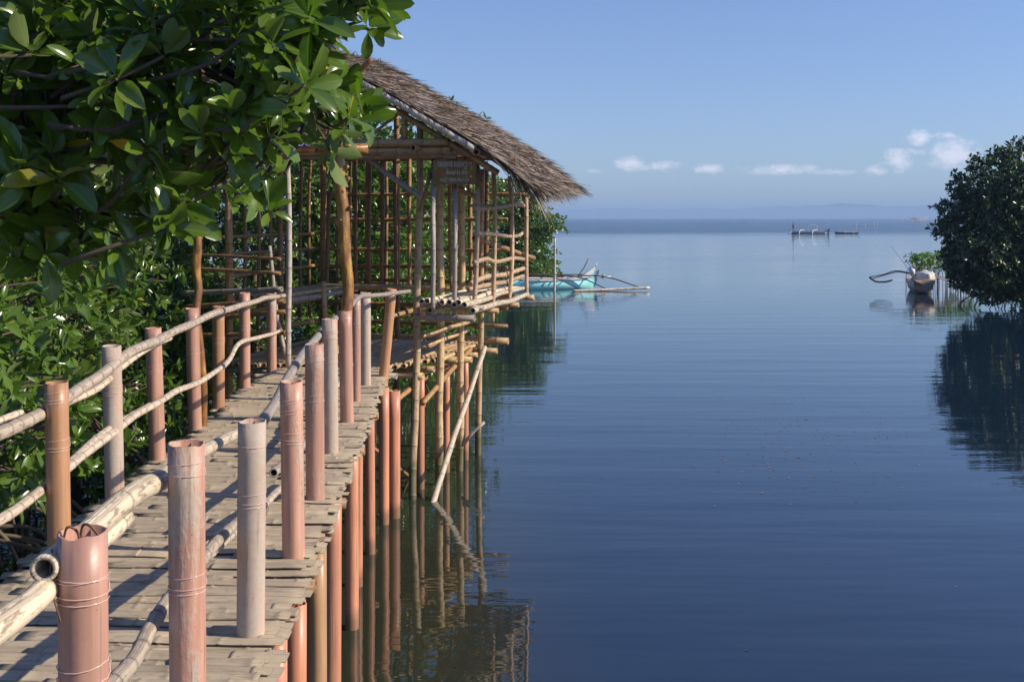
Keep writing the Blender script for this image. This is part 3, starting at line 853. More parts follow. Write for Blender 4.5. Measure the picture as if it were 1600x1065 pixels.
# roof frame
RO = Vector((.17, 11.6, 0))
def RF(t, s, z): return RO + V_ * t + U_ * s + Vector((0, 0, z))
TA = 2.44; ZA = 4.83
def roof_z(t, s=0):
    t2 = t if t <= TA else 2 * TA - t
    z = ZA - (TA - t2) * .573
    if t2 < .8: z -= (.8 - t2) ** 2 * .16
    return z + s * .045
for s in (.08, .9, 1.8, 2.6):
    part('rafter', [RF(.35, s, roof_z(.35, s) - .12), RF(TA, s, ZA - .10 + s * .045)], .034, .034, M_TANB, step=.3)
    part('rafter', [RF(4.7, s, roof_z(4.7, s) - .12), RF(TA, s, ZA - .10 + s * .045)], .034, .034, M_TANB, step=.3)
for t in (.6, 1.0, 1.4, 1.8, 2.2, 2.9, 3.5, 4.1, 4.6):
    part('purlin', [RF(t, -.02, roof_z(t) - .075), RF(t, 2.75, roof_z(t, 2.75) - .075)], .018, .018, M_TANB, step=.4)
for (s, z, r, t1) in [(.05, 3.83, .042, 4.3), (.12, 3.745, .044, 4.3), (2.6, 3.90, .04, 4.4), (1.2, 3.88, .04, 4.4)]:
    part('tie_beam', [RF(.90 if s < .5 else 1.05, s, z), RF(t1, s, z)], r, r, M_TANB if s > .2 else M_TAN, step=.3, hollow=True)
part('tie_beam', [RF(.55, -.1, 3.70), RF(.55, 2.8, 3.80)], .04, .036, M_TANB, step=.3, hollow=True)
part('tie_beam', [RF(1.25, -.12, 3.76), RF(1.25, 2.8, 3.84)], .036, .036, M_TANB, step=.3, hollow=True)
part('tie_beam', [RF(.8, .0, 3.66), RF(4.2, .15, 3.69)], .026, .026, M_TANB, step=.3, hollow=True)
part('tie_beam', [RF(4.4, -.1, 3.68), RF(4.4, 2.8, 3.78)], .04, .036, M_TANB, step=.3, hollow=True)
part('king_post', [RF(1.42, .08, 3.85), RF(1.42, .08, roof_z(1.42) - .08)], .035, mat=M_TANB)
part('strut', [RF(2.35, .1, 3.9), RF(1.75, .1, 4.32)], .024, mat=M_TANB)
part('strut', [RF(1.95, .3, 3.9), RF(1.50, .3, 4.22)], .018, mat=M_TANB)
part('strut', [RF(2.9, .1, 3.9), RF(3.4, .1, 4.25)], .024, mat=M_TANB)
part('ridge_pole', [RF(TA, -.1, ZA - .06), RF(TA, 2.8, ZA + .06)], .03, mat=M_TANB, step=.4)
part('barge_pole', [RF(.56, -.10, roof_z(.56) - .01), RF(1.4, -.10, roof_z(1.4) - .01), RF(TA + .05, -.10, roof_z(TA) + .0)], .035, .033, M_GREYB, seg=14, node=.3, hollow=True)

def thatch():
    mb = MB(); T = random.Random(8)
    S0, S1 = -.04, 2.02
    # thick under-layer that follows the slopes
    NT_ = 24; NS = 10
    for side in (0, 1):
        top = []; bot = []
        for i in range(NT_ + 1):
            t = TA * i / NT_; tt = t if side == 0 else 2 * TA - t
            for j in range(NS + 1):
                s = S0 + (S1 - S0) * j / NS
                z = roof_z(tt, s) + T.uniform(-.01, .015)
                top.append(RF(tt, s, z + .045)); bot.append(RF(tt, s, z - .02))
        n = len(top); V = top + bot; Fc = []
        W = NS + 1
        for i in range(NT_):
            for j in range(NS):
                a = i * W + j
                q = (a, a + 1, a + W + 1, a + W)
                Fc.append(q); Fc.append(tuple(n + k for k in reversed(q)))
        for i in range(NT_):
            a = i * W; Fc.append((a, a + W, n + a + W, n + a)); a = i * W + NS; Fc.append((a + W, a, n + a, n + a + W))
        for j in range(NS):
            a = j; Fc.append((a + 1, a, n + a, n + a + 1))
        mb.add(V, Fc, [(.12, 0, 0, 1)] * len(V))
    def blade(t, s, L, w, lift, yaw, tone, curl, side=0):
        # a strip lying down the slope from (t, s)
        pts = []
        n = 4
        for k in range(n + 1):
            u = k / n
            tt = t - L * u * math.cos(yaw); ss = s + L * u * math.sin(yaw)
            if tt > 0: zz = roof_z(tt if side == 0 else tt, min(max(ss, 0), 2.8)) + .05 + lift * u
            else: zz = roof_z(0, ss) + .05 + tt * .62 + lift * u
            if tt < .15: zz -= curl * u * u * .3
            p = RF(tt if side == 0 else 2 * TA - tt, ss, zz)
            pts.append(p)
        V = []; side_v = (U_ * math.cos(yaw) + V_ * math.sin(yaw)); up = Vector((0, 0, 1))
        rl = T.uniform(-.8, .8)
        sv_ = (side_v * math.cos(rl) + up * math.sin(rl)).normalized()
        for k, p in enumerate(pts):
            ww = w * (1 - .75 * (k / n) ** 2) / 2
            V += [p - sv_ * ww, p + sv_ * ww]
        Fc = [(2 * k, 2 * k + 1, 2 * k + 3, 2 * k + 2) for k in range(n)]
        mb.add(V, Fc, [(tone, 0, 0, 1)] * len(V))
    for i in range(13500):
        t = T.uniform(.05, TA + .08); s = T.uniform(S0 - .03, S1 + .02)
        row = math.floor(t / .16) * .16
        t = row + T.uniform(0, .09)
        blade(t, s, T.uniform(.18, .42), T.uniform(.008, .020), T.uniform(.0, .06) + (.10 if T.random() < .04 else 0), T.gauss(0, .32), min(1, max(0, T.gauss(.5, .36))), 0)
    for i in range(3000):
        blade(T.uniform(.05, TA), T.uniform(S0, S1), T.uniform(.2, .4), .018, T.uniform(0, .04), T.gauss(0, .2), T.random(), 0, 1)
    # shaggy edge of the eaves
    for i in range(2600):
        s = T.uniform(S0, S1 + .05); L = T.uniform(.14, .34)
        blade(T.uniform(.08, .32), s, L, T.uniform(.010, .020), T.uniform(-.10, .03), T.gauss(.05, .25), min(1, max(0, T.gauss(.6, .25))), T.uniform(0, .4))
    for i in range(160):   # loose hanging strands at the near corner
        blade(T.uniform(.02, .5), T.uniform(-.06, .45), T.uniform(.18, .36), .012, T.uniform(-.16, .0), T.gauss(-.1, .25), T.random(), T.uniform(.2, .8))
    for i in range(800):   # far gable edge sticks out and lifts
        t = T.uniform(.1, TA)
        blade(t, S1 - T.uniform(0, .1), T.uniform(.15, .4), .014, T.uniform(0, .10), T.uniform(.2, 1.1), T.uniform(.1, .9), 0)
    for i in range(800):
        t = T.uniform(.3, TA)
        blade(t, S0 + T.uniform(-.02, .1), T.uniform(.15, .35), .014, T.uniform(0, .05), T.uniform(-.35, .1), T.uniform(.2, .9), 0)
    for i in range(900):   # ridge tufts
        s = T.uniform(S0, S1)
        blade(TA + T.uniform(-.05, .12), s, T.uniform(.15, .34), .014, T.uniform(.0, .13), T.gauss(0, .6), T.uniform(.05, .8), 0)
    return mb
thatch().build('thatch', M_THATCH, hut, smooth=False)

# ------------------------------------------------------------------ signs
def text_mesh(body, size, mat, parent, loc, rz, name='lettering', sx=1.0, thick=.0025, shear=0):
    cu = bpy.data.curves.new('t', 'FONT'); cu.body = body; cu.size = size; cu.extrude = thick; cu.align_x = 'CENTER'; cu.shear = shear
    ob = bpy.data.objects.new('t', cu); COL.objects.link(ob)
    bpy.context.view_layer.update()
    me = bpy.data.meshes.new_from_object(ob.evaluated_get(bpy.context.evaluated_depsgraph_get()))
    bpy.data.objects.remove(ob)
    me.materials.clear(); me.materials.append(mat)
    o = link(name, me, parent, keep_world=False)
    o.location = loc; o.rotation_euler = (math.radians(90), 0, 0); o.scale = (sx, 1, 1)
    return o
def board(w, h, t, mat, parent, name='board', gaps=()):
    m = MB(); ys = [0] + list(gaps) + [1]
    for a, b in zip(ys, ys[1:]):
        box(m, (0, 0, -h / 2 + h * (a + b) / 2), (w, t, h * (b - a) - .006))
    me = m.mesh(name, mat, False); o = link(name, me, parent, keep_world=False)
    bv = o.modifiers.new('bevel', 'BEVEL'); bv.width = .002; bv.segments = 1
    return o
d = 11.8
c = P(710.5, 269.5, d)
s1 = empty('sign_board', c, math.radians(3))
tag(s1, 'small brown sign asking for silence in white letters under the right eave', 'sign')
W1, H1 = 68 * d / F, 38 * d / F
board(W1, H1, .018, M_SIGN, s1, gaps=(.34, .67))
text_mesh('OBSERVE SILENCE !!!', .074, M_LET, s1, (-.002, -.0125, .062), 0, sx=.56)
text_mesh('Bawal ka dito', .072, M_LET, s1, (.022, -.0125, -.020), 0, sx=.60, shear=.25)
text_mesh('KAZI MARUMAY KA', .062, M_LET, s1, (.0, -.0125, -.102), 0, sx=.56, shear=.15)
# entrance arch: two crooked logs and a lettered board
arch = empty('entrance_arch', P(420, 700, 8.45))
tag(arch, 'pair of knobbly yellow brown logs holding up a crossbar over the footbridge', 'archway')
def log(pts, r0, r1, name='log', rough=.09, seg=14):
    m = MB(); tube(m, [P(*p) for p in pts], r0, r1, seg=seg, step=.04, rough=rough, rng=rng)
    # knots where side branches were cut
    return m.build(name, M_LOG, arch)
log([(518, 60, 8.65), (522, 150, 8.65), (526, 230, 8.65), (531, 262, 8.65), (530, 285, 8.65), (536, 330, 8.65), (540, 400, 8.65), (544, 445, 8.65), (541, 500, 8.6), (541, 560, 8.58)], .052, .043, rough=.10)
log([(524, 235, 8.65), (535, 215, 8.6), (552, 172, 8.5)], .02, .014)
log([(518, 150, 8.65), (545, 130, 8.6), (562, 112, 8.55), (580, 92, 8.5)], .034, .022)
log([(520, 155, 8.65), (480, 140, 8.7), (430, 100, 8.9)], .03, .02)
for (x, y) in [(541, 262), (543, 280), (534, 300), (546, 325), (531, 345)]:
    m = MB(); tube(m, [P(x - 4, y + 3, 8.65), P(x + 3, y - 2, 8.61)], .026, .012, seg=8, step=.02, rough=.1, rng=rng); m.build('knot', M_LOG, arch)
log([(300, 120, 8.45), (303, 240, 8.45), (307, 300, 8.45), (306, 340, 8.45), (309, 380, 8.45), (307, 420, 8.45), (310, 450, 8.45), (307, 490, 8.42), (314, 560, 8.40), (318, 610, 8.40), (317, 690, 8.40)], .034, .030)
m = MB(); tube(m, [P(285, 238, 8.5), P(420, 236, 8.55), P(575, 232, 8.6)], .04, .04, seg=12, step=.2, node=.4, rng=rng, rough=.03); m.build('crossbar', M_LOG, arch)
d = 8.42
s2 = empty('welcome_board', P(418, 190, d))
tag(s2, 'wide dark red brown board with white and blue lettering half hidden by leaves', 'sign')
W2, H2 = 185 * d / F, 88 * d / F
board(W2, H2, .03, M_BOARD, s2, gaps=(.33, .66))
text_mesh('IIIIVE', .17, M_LETB, s2, (.22, -.017, -.075), 0, sx=.7, shear=.2)
text_mesh('b  SAY         CEBU', .10, M_LETB, s2, (0, -.017, -.19), 0, sx=.9)

# ------------------------------------------------------------------ foliage
def leaf_template(kind):
    if kind == 'near':
        st = [(0, .012), (.08, .03), (.24, .125), (.48, .20), (.72, .20), (.90, .12), (1.0, 0)]
    elif kind == 'mid':
        st = [(0, .02), (.3, .185), (.68, .18), (1.0, 0)]
    else:
        st = [(0, .04), (.5, .24), (1.0, 0)]
    V = []; Fc = []; Uu = []
    for k, (v, hw) in enumerate(st[:-1]):
        z = -.16 * v * v
        V += [(-hw, v, z + .30 * hw), (0, v, z), (hw, v, z + .30 * hw)]; Uu += [1, 0, 1]
        if k:
            a = (k - 1) * 3; Fc += [(a, a + 1, a + 4, a + 3), (a + 1, a + 2, a + 5, a + 4)]
    a = (len(st) - 2) * 3; t = len(V); V.append((0, 1, -.16)); Uu.append(.3)
    Fc += [(a, a + 1, t), (a + 1, a + 2, t)]
    return np.array(V, np.float32), Fc, np.array(Uu, np.float32)
TEMPL = {k: leaf_template(k) for k in ('near', 'mid', 'far')}

def norm(a): return a / np.maximum(1e-9, np.linalg.norm(a, axis=1, keepdims=True))
def foliage_mesh(name, centers, axes, nleaf, size, kind, mat, g, spread=(25, 85)):
    """rosettes of leaves: every leaf its own small folded blade"""
    TV, TF, TU = TEMPL[kind]
    C = np.repeat(np.asarray(centers, np.float32), nleaf, 0); A = np.repeat(norm(np.asarray(axes, np.float32)), nleaf, 0)
    n = len(C)
    idx = np.tile(np.arange(nleaf), len(centers))
    ref = np.where(np.abs(A[:, 2:3]) < .9, np.array([[0, 0, 1.]]), np.array([[1., 0, 0]]))
    e1 = norm(np.cross(A, ref)); e2 = np.cross(A, e1)
    off = np.repeat(g.uniform(0, 6.28, len(centers)), nleaf)
    az = off + idx * 2.4 + g.normal(0, .45, n)
    pol = np.radians(spread[0] + (spread[1] - spread[0]) * (idx / max(1, nleaf - 1)) + g.normal(0, 14, n))
    rad = e1 * np.cos(az)[:, None] + e2 * np.sin(az)[:, None]
    Y = A * np.cos(pol)[:, None] + rad * np.sin(pol)[:, None]
    Y = norm(Y + np.array([[0, 0, -.12]]) * g.uniform(0, 1, n)[:, None])
    Z = norm(A - Y * np.sum(A * Y, 1, keepdims=True) + g.normal(0, .30, (n, 3)))
    X = norm(np.cross(Y, Z)); Z = np.cross(X, Y)
    L = size * g.uniform(.5, 1.28, n)
    wd = g.uniform(.85, 1.15, n)
    V = (C + Y * (L * .10)[:, None])[:, None, :] + (TV[None, :, 0:1] * (L * wd)[:, None, None]) * X[:, None, :] + (TV[None, :, 1:2] * L[:, None, None]) * Y[:, None, :] + (TV[None, :, 2:3] * (L * g.uniform(.1, 2.3, n))[:, None, None]) * Z[:, None, :]
    k = len(TV); V = V.reshape(-1, 3)
    loops = []; starts = []; totals = []
    base = np.arange(n) * k
    loop_t = np.concatenate([np.array(f) for f in TF]); tot_t = np.array([len(f) for f in TF])
    loops = (base[:, None] + loop_t[None, :]).ravel(); totals = np.tile(tot_t, n); starts = np.concatenate([[0], np.cumsum(totals)[:-1]])
    me = bpy.data.meshes.new(name)
    me.vertices.add(len(V)); me.vertices.foreach_set('co', V.astype(np.float32).ravel())
    me.loops.add(len(loops)); me.loops.foreach_set('vertex_index', loops.astype(np.int32))
    me.polygons.add(len(totals)); me.polygons.foreach_set('loop_start', starts.astype(np.int32)); me.polygons.foreach_set('loop_total', totals.astype(np.int32))
    me.update(calc_edges=True); me.validate()
    tone = np.repeat(np.clip(g.beta(2, 2.2, n), 0, 1), k)
    yl = np.repeat(g.uniform(0, 1, n), k)
    c = np.stack([tone, np.tile(TU, n), yl, np.ones_like(tone)], 1).astype(np.float32)
    a = me.color_attributes.new('tone', 'FLOAT_COLOR', 'POINT'); a.data.foreach_set('color', c.ravel())
    me.shade_smooth(); me.materials.append(mat)
    return me

def crown_points(blobs, n, g, lo=.55, up=.55):
    """rosette places inside lumpy ellipsoids: (cx, cy, cz, rx, ry, rz)"""
    B = np.array([b[:6] for b in blobs], np.float32)
    vol = (B[:, 3] * B[:, 4] + B[:, 4] * B[:, 5] + B[:, 3] * B[:, 5]); p = vol / vol.sum()
    k = g.choice(len(B), n, p=p)
    d = norm(g.normal(0, 1, (n, 3)))
    lump = 1 + .16 * np.sin(d[:, 0] * 7 + k * 1.7) * np.sin(d[:, 1] * 6 + k) + .12 * np.sin(d[:, 2] * 9 + k * 2.3 + d[:, 0] * 5)
    r = (lo + (1.04 - lo) * g.uniform(0, 1, n) ** .55) * lump
    pos = B[k, :3] + d * B[k, 3:6] * r[:, None]
    ax = d * .8 + np.array([[0, 0, up]]) + g.normal(0, .32, (n, 3))
    return pos, ax, k

def trunk_mb(base, hubs, r, g, rr):
    mb = MB(); base = Vector(base)
    top = sum((Vector(h) for h in hubs), Vector()) / len(hubs)
    fork = base.lerp(top, .45) + Vector((rr.uniform(-.2, .2), rr.uniform(-.2, .2), 0))
    tube(mb, [base, base.lerp(fork, .5) + Vector((rr.uniform(-.1, .1), rr.uniform(-.1, .1), 0)), fork], r, r * .8, seg=10, step=.15, rough=.08, rng=rr)
    for h in hubs:
        h = Vector(h); mid = fork.lerp(h, .5) + Vector((rr.uniform(-.25, .25), rr.uniform(-.25, .25), rr.uniform(-.05, .2)))
        tube(mb, [fork, mid, h], r * .6, r * .22, seg=7, step=.2, rough=.06, rng=rr)
    return mb, fork
def twigs(mb, pos, k, hubs, g, rr, frac, r=.008, lim=400):
    sel = [i for i in range(len(pos)) if rr.random() < frac][:lim]
    for i in sel:
        h = Vector(hubs[k[i]]); p = Vector(pos[i]); s = h.lerp(p, rr.uniform(.05, .35)); m_ = s.lerp(p, .5) + Vector((rr.uniform(-.1, .1), rr.uniform(-.1, .1), rr.uniform(-.12, .06)))
        tube(mb, [s, m_, p], r * 1.5, r * .7, seg=5, step=.2, rng=rr)
def roots_mb(base, n, r, rr, h=1.1, spread=1.4):
    mb = MB(); b = Vector(base)
    for i in range(n):
        a = rr.uniform(0, 6.283); R1 = rr.uniform(.4, 1) * spread; z = rr.uniform(.4, 1) * h
        q = Vector((math.cos(a), math.sin(a), 0))
        tube(mb, [b + q * .05 + Vector((0, 0, z)), b + q * R1 * .45 + Vector((0, 0, z * .92)), b + q * R1 * .85 + Vector((0, 0, z * .45)), b + q * R1 + Vector((0, 0, -.6))], r, r * .8, seg=6, step=.15, rng=rr, rough=.05)
    return mb

def tree(name, label, cat, base, blobs, nros, nleaf, size, kind, mat, seed, group, r=.09, up=.55, roots=14, twig=.08, lo=.55, extra=None, rspread=1.4):
    g = np.random.default_rng(seed); rr = random.Random(seed)
    t = empty(name, base); tag(t, label, cat, group)
    pos, ax, k = crown_points(blobs, nros, g, lo, up)
    if extra is not None: pos, ax, k = extra(pos, ax, k)
    me = foliage_mesh('crown', pos, ax, nleaf, size, kind, mat, g); link('crown', me, t)
    hubs = [b[:3] for b in blobs]
    mb, fork = trunk_mb(base, hubs, r, g, rr); twigs(mb, pos, k, hubs, g, rr, twig)
    mb.build('trunk', M_BARK, t)
    if roots: roots_mb((base[0], base[1], 0), roots, .018, rr, spread=rspread).build('roots', M_BARK, t)
    return t

# 1. the near tree whose leafy boughs hang into the top left of the view
def near_tree():
    g = np.random.default_rng(3); rr = random.Random(3)
    base = (-3.9, 3.6, .1)
    t = empty('mangrove_tree', base)
    tag(t, 'near mangrove whose big glossy leaves fill the upper left corner', 'tree', 'mangroves along the left shore')
    # right boundary of the foliage in the photo, by height
    edge = [(-60, 640), (0, 615), (30, 600), (60, 560), (85, 535), (110, 520), (135, 560), (165, 590), (195, 585), (215, 540), (240, 470), (300, 440), (330, 430), (350, 360), (380, 260), (420, 210), (450, 120), (500, 60), (560, 0)]
    def xe(y):
        for (y0, x0), (y1, x1) in zip(edge, edge[1:]):
            if y0 <= y <= y1: return x0 + (x1 - x0) * (y - y0) / (y1 - y0)
        return 600 if y < -60 else -60
    pos = []; ax = []
    def put(px, py, d):
        p = P(px, py, d); pos.append(p); ax.append(Vector((rr.gauss(.35, .45), rr.gauss(-.35, .4), rr.gauss(.55, .45))))
    n = 0
    while n < 470:
        py = rr.uniform(-70, 470); px = rr.uniform(-80, 640)
        if math.sin(px * .021 + 1) * math.sin(py * .025 + px * .006) < -.45: continue
        if px > xe(py) - 34: continue
        # thinner towards the lower left, fuller near the top
        if py > 385 or (py > 290 and rr.random() < .5): continue
        d = rr.uniform(2.35, 3.4)
        put(px, py, d); n += 1
    n = 0
    while n < 130:
        py = rr.uniform(-90, 330); px = rr.uniform(-120, 560)
        if math.sin(px * .017 + 2) * math.sin(py * .02 + 1) < -.2: continue
        if px > xe(max(-60, py)) - 50: continue
        put(px, py, rr.uniform(3.4, 5.2)); n += 1
    for px, py, d in [(575, 45, 2.9), (590, 20, 3.0), (560, 15, 2.8), (560, 165, 2.9), (572, 190, 2.9), (540, 200, 2.8), (515, 235, 2.9), (420, 330, 2.8), (400, 300, 2.9), (70, 395, 2.6), (115, 410, 2.7), (20, 400, 2.6), (190, 370, 2.8), (240, 340, 2.7)]:
        put(px, py, d)
    pos = np.array([tuple(p) for p in pos]); ax = np.array([tuple(a) for a in ax])
    me = foliage_mesh('crown', pos, ax, 9, .086, 'near', M_LEAFN, g, (22, 95)); link('crown', me, t)
    # limbs
    mb = MB(); hubs = [P(100, 60, 4.2), P(300, 120, 3.8), P(430, 100, 3.6), P(60, 300, 3.2), P(250, 260, 3.4), P(480, 180, 3.3), P(520, 20, 3.3), P(360, -40, 3.8), P(150, -80, 4)]
    b = Vector(base); fork = Vector((-3.7, 3.7, 3.1))
    tube(mb, [b, Vector((-3.85, 3.7, 1.5)), fork], .11, .08, seg=12, step=.12, rough=.07, rng=rr)
    for h in hubs:
        mid = fork.lerp(h, .5) + Vector((0, 0, rr.uniform(-.05, .15)))
        tube(mb, [fork, mid, h], .035, .010, seg=8, step=.1, rough=.05, rng=rr)
    for p in pos:
        p = Vector(p); h = min(hubs, key=lambda q: (q - p).length)
        if (h - p).length > .9: s = p + Vector((rr.uniform(-.3, -.1), rr.uniform(-.1, .2), rr.uniform(-.2, .05)))
        else: s = h.lerp(p, rr.uniform(0, .4))
        tube(mb, [s, s.lerp(p, .5) + Vector((0, 0, rr.uniform(-.04, .02))), p], .006, .004, seg=5, step=.08, rng=rr)
    mb.build('trunk', M_BARK, t)
    roots_mb((base[0], base[1], 0), 16, .02, rr).build('roots', M_BARK, t)
near_tree()

GL = 'mangroves along the left shore'
def blobs_at(cx, cy, z0, z1, rx, ry, n, rr):
    out = []
    for i in range(n):
        z = z0 + (z1 - z0) * (i + .5) / n
        out.append((cx + rr.uniform(-.35, .35) * rx, cy + rr.uniform(-.4, .4) * ry, z, rx * rr.uniform(.75, 1), ry * rr.uniform(.75, 1), (z1 - z0) / n * rr.uniform(.8, 1.05)))
    return out
left = [  # label, cx, cy, z0, z1, rx, ry, rosettes, leaves' size
    ('leafy mangrove just beyond the nearest left railing post, roots in the water', -4.0, 6.3, 1.45, 4.6, 1.25, 1.0, 900, .105),
    ('leafy mangrove behind the second and third left railing posts', -4.2, 8.3, 1.3, 5.0, 1.35, 1.2, 1000, .10),
    ('leafy mangrove rising behind the left log of the arch', -4.7, 10.8, .8, 5.4, 1.25, 1.4, 1000, .10),
    ('leafy mangrove beside the landward corner of the hut', -5.3, 13.5, .8, 5.6, 1.3, 1.5, 900, .10),
    ('shadowy mangrove deep in the thicket at the far left edge', -6.6, 8.6, .8, 6.2, 1.5, 2.0, 900, .11),
    ('shadowy mangrove deep in the thicket behind the left arch log', -7.4, 12.5, .8, 6.6, 1.7, 2.2, 900, .11),
    ('low bright mangrove showing between the left railing posts in front of the hut', -4.3, 12.4, .2, 2.6, .9, 1.4, 1100, .095),
    ('low mangrove behind the left railing beside the landward bench', -5.0, 14.8, .2, 3.2, 1.4, 1.6, 1200, .10),
    ('low dark mangrove filling the gap under the branches at the far left', -7.8, 9.5, .2, 3.4, 2.0, 2.8, 1500, .12),
    ('low dark mangrove filling the gap between the left railing posts and the hut', -8.5, 16.5, .2, 4.4, 2.4, 3.0, 1700, .13),
    ('low dark mangrove beyond the water at the lower left, behind the tangled roots', -6.6, 6.0, .9, 3.2, 1.2, 1.6, 900, .11)]
for i, (lab, cx, cy, z0, z1, rx, ry, nr, sz) in enumerate(left):
    rr = random.Random(20 + i)
    tree('mangrove_tree', lab, 'tree', (cx - .2, cy, .05), blobs_at(cx, cy, z0, z1, rx, ry, 5, rr), int(nr * 1.35), 8, sz, 'mid', M_LEAF, 50 + i, GL, r=.08, roots=26 if i < 2 else 14, twig=.16, rspread=1.7)
back = [
    ('mangrove seen through the bars of the hut at its left corner', -4.0, 17.6, .8, 5.3, 1.7, 1.5, 1100, .11),
    ('mangrove seen through the middle of the hut\'s back wall', -2.3, 18.6, .6, 4.75, 1.6, 1.5, 1200, .11),
    ('mangrove seen beside the silence sign through the hut', -2.6, 19.6, .5, 4.5, 1.5, 1.5, 1200, .11),
    ('mangrove seen between the crooked poles at the hut\'s seaward side', -2.3, 23.0, .5, 4.3, 1.4, 1.6, 1200, .115),
    ('mangrove showing under the shaggy eave behind the bench', -2.7, 28.0, .4, 4.4, 1.6, 2.0, 1200, .12),
    ('taller mangrove behind the hut showing in the roof gable', -3.6, 22.0, 1, 5.9, 2.2, 1.8, 1200, .12),
    ('mangrove in the far left of the thicket behind the hut', -6.0, 17.5, .8, 6.2, 1.9, 1.8, 900, .12),
    ('outermost mangrove at the end of the left shore behind the aqua outrigger', .55, 48.0, .75, 4.35, 1.5, 2.0, 2300, .14),
    ('mangrove second from the end of the left shore', -1.5, 48.0, .5, 4.6, 1.9, 2.2, 1700, .14),
    ('mangrove half hidden behind the hut well short of the shore\'s end', -2.0, 37.0, .4, 5.6, 1.9, 2.3, 2000, .13)]
for i, (lab, cx, cy, z0, z1, rx, ry, nr, sz) in enumerate(back):
    rr = random.Random(70 + i)
    tree('mangrove_tree', lab, 'tree', (cx - .2, cy, .0), blobs_at(cx, cy, z0 - .35, z1, rx, ry, 6, rr), int(nr * 1.6), 8, sz, 'far' if cy > 25 else 'mid', M_LEAF, 90 + i, GL, r=.09, roots=12, twig=.05, lo=.5)

# right bank
GR = 'mangroves of the right bank'
def PB(px, py, d, r): p = P(px, py, d); return (p.x, p.y, p.z, r, r, r * .9)
rb = [
    ('large dark mangrove at the right edge with its branches overhanging the water', 'mangrove_tree', (18.2, 36.2, .1),
     [PB(1535, 400, 35.5, 1.25), PB(1520, 345, 36, 1.15), PB(1552, 300, 36, 1.1), PB(1585, 275, 36.5, .85), PB(1590, 340, 35.8, 1.5), PB(1585, 410, 35.8, 1.2), PB(1505, 320, 36.5, .7), PB(1540, 430, 36, .85), PB(1515, 395, 36, .95), PB(1640, 380, 36, 1.6), PB(1640, 318, 36.5, 1.1), PB(1588, 300, 35.8, 1.2), PB(1600, 440, 35.8, 1.0), PB(1560, 440, 35.8, .85), PB(1479, 350, 36.2, .32), PB(1500, 283, 36.4, .35), PB(1532, 256, 36.4, .4), PB(1562, 243, 36.4, .35), PB(1486, 398, 36, .38), PB(1592, 232, 36.5, .38), PB(1504, 436, 35.8, .4)], 6200),
    ('dark mangrove mostly outside the frame beyond the right edge', 'mangrove_tree', (22.5, 38.5, .1),
     [PB(1700, 345, 38, 1.6), PB(1720, 400, 38, 2.0), PB(1690, 300, 38.5, 1.1), PB(1780, 360, 38, 1.9)], 1800)]
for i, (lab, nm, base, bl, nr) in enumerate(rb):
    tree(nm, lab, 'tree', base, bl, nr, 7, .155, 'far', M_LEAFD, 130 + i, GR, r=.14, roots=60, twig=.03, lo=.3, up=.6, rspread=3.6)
# low saplings on thin stems
g = np.random.default_rng(9); rr = random.Random(9)
SAP = ['leftmost in its row by the bank'] + [w + ' from left in its row' for w in 'second third fourth fifth sixth seventh eighth ninth tenth eleventh twelfth'.split()] + ['last in its row']
for i in range(13):
    px = 1428 + i * 7.5 + rr.uniform(-2, 2); d = 47 + rr.uniform(-1.5, 2.5)
    x = (px - 800) * d / F; topz = P(px, 402 + rr.uniform(-6, 10) - i * .4, d).z
    t = empty('mangrove_sapling', (x, d, 0))
    tag(t, 'young bright green mangrove on thin bare stems, ' + SAP[i], 'sapling', 'young mangroves in shallow water by the right bank')
    pos = np.array([(x + rr.gauss(0, .22), d + rr.gauss(0, .22), topz - abs(rr.gauss(0, .30))) for _ in range(26)]); ax = np.tile([[0, 0, 1.]], (26, 1)) + g.normal(0, .35, (26, 3))
    link('crown', foliage_mesh('crown', pos, ax, 7, .15, 'far', M_LEAFY, g, (15, 75)), t)
    mb = MB()
    for q in range(5):
        xx = x + rr.gauss(0, .13); tube(mb, [(xx, d, -.5), (xx + rr.uniform(-.06, .06), d, topz * .5), (x + rr.gauss(0, .15), d, topz - .35)], .016, .012, seg=5, step=.4, rng=rr)
    mb.build('stem', M_BARK, t)

# ------------------------------------------------------------------ boats
def hull_mesh(L, B, Hd, sheer, tip, name, mat, parent, n=22, rake=.1, blunt=0):
    """narrow dugout hull along local X; sheer lifts the ends"""
    V = []; Fc = []; prof = [(0, -1), (.45, -.75), (.8, -.1), (1, 1)]
    k = len(prof) * 2 - 1
    for i in range(n + 1):
        u = -1 + 2 * i / n
        wid = B / 2 * (max(.03, (1 - abs(u) ** 2.6)) if not (blunt and u > 0) else 1 - blunt * u * u); up = sheer * abs(u) ** 4 + (tip * max(0, u - .72) ** 1.3 * 3)
        ring = []
        for a, b in prof[::-1]: ring.append((-a * wid, b))
        for a, b in prof[1:]: ring.append((a * wid, b))
        for (yy, zz) in ring:
            z = zz * Hd / 2 if zz > 0 else zz * Hd / 2 * (1 - .6 * abs(u) ** 6)
            V.append((u * L / 2 + (rake * zz * (1 if u > 0 else -1) if abs(u) > .95 else 0), yy, z + up * (zz + 1) / 2 + Hd * .25))
    for i in range(n):
        for j in range(k - 1):
            a = i * k + j; Fc.append((a, a + 1, a + k + 1, a + k))
    Fc.append(tuple(range(k))); Fc.append(tuple(n * k + j for j in reversed(range(k))))
    m = MB(); m.add(V, Fc)
    o = link(name, m.mesh(name, mat), parent, keep_world=False)
    sd = o.modifiers.new('thick', 'SOLIDIFY'); sd.thickness = .03; sd.offset = -1
    return o
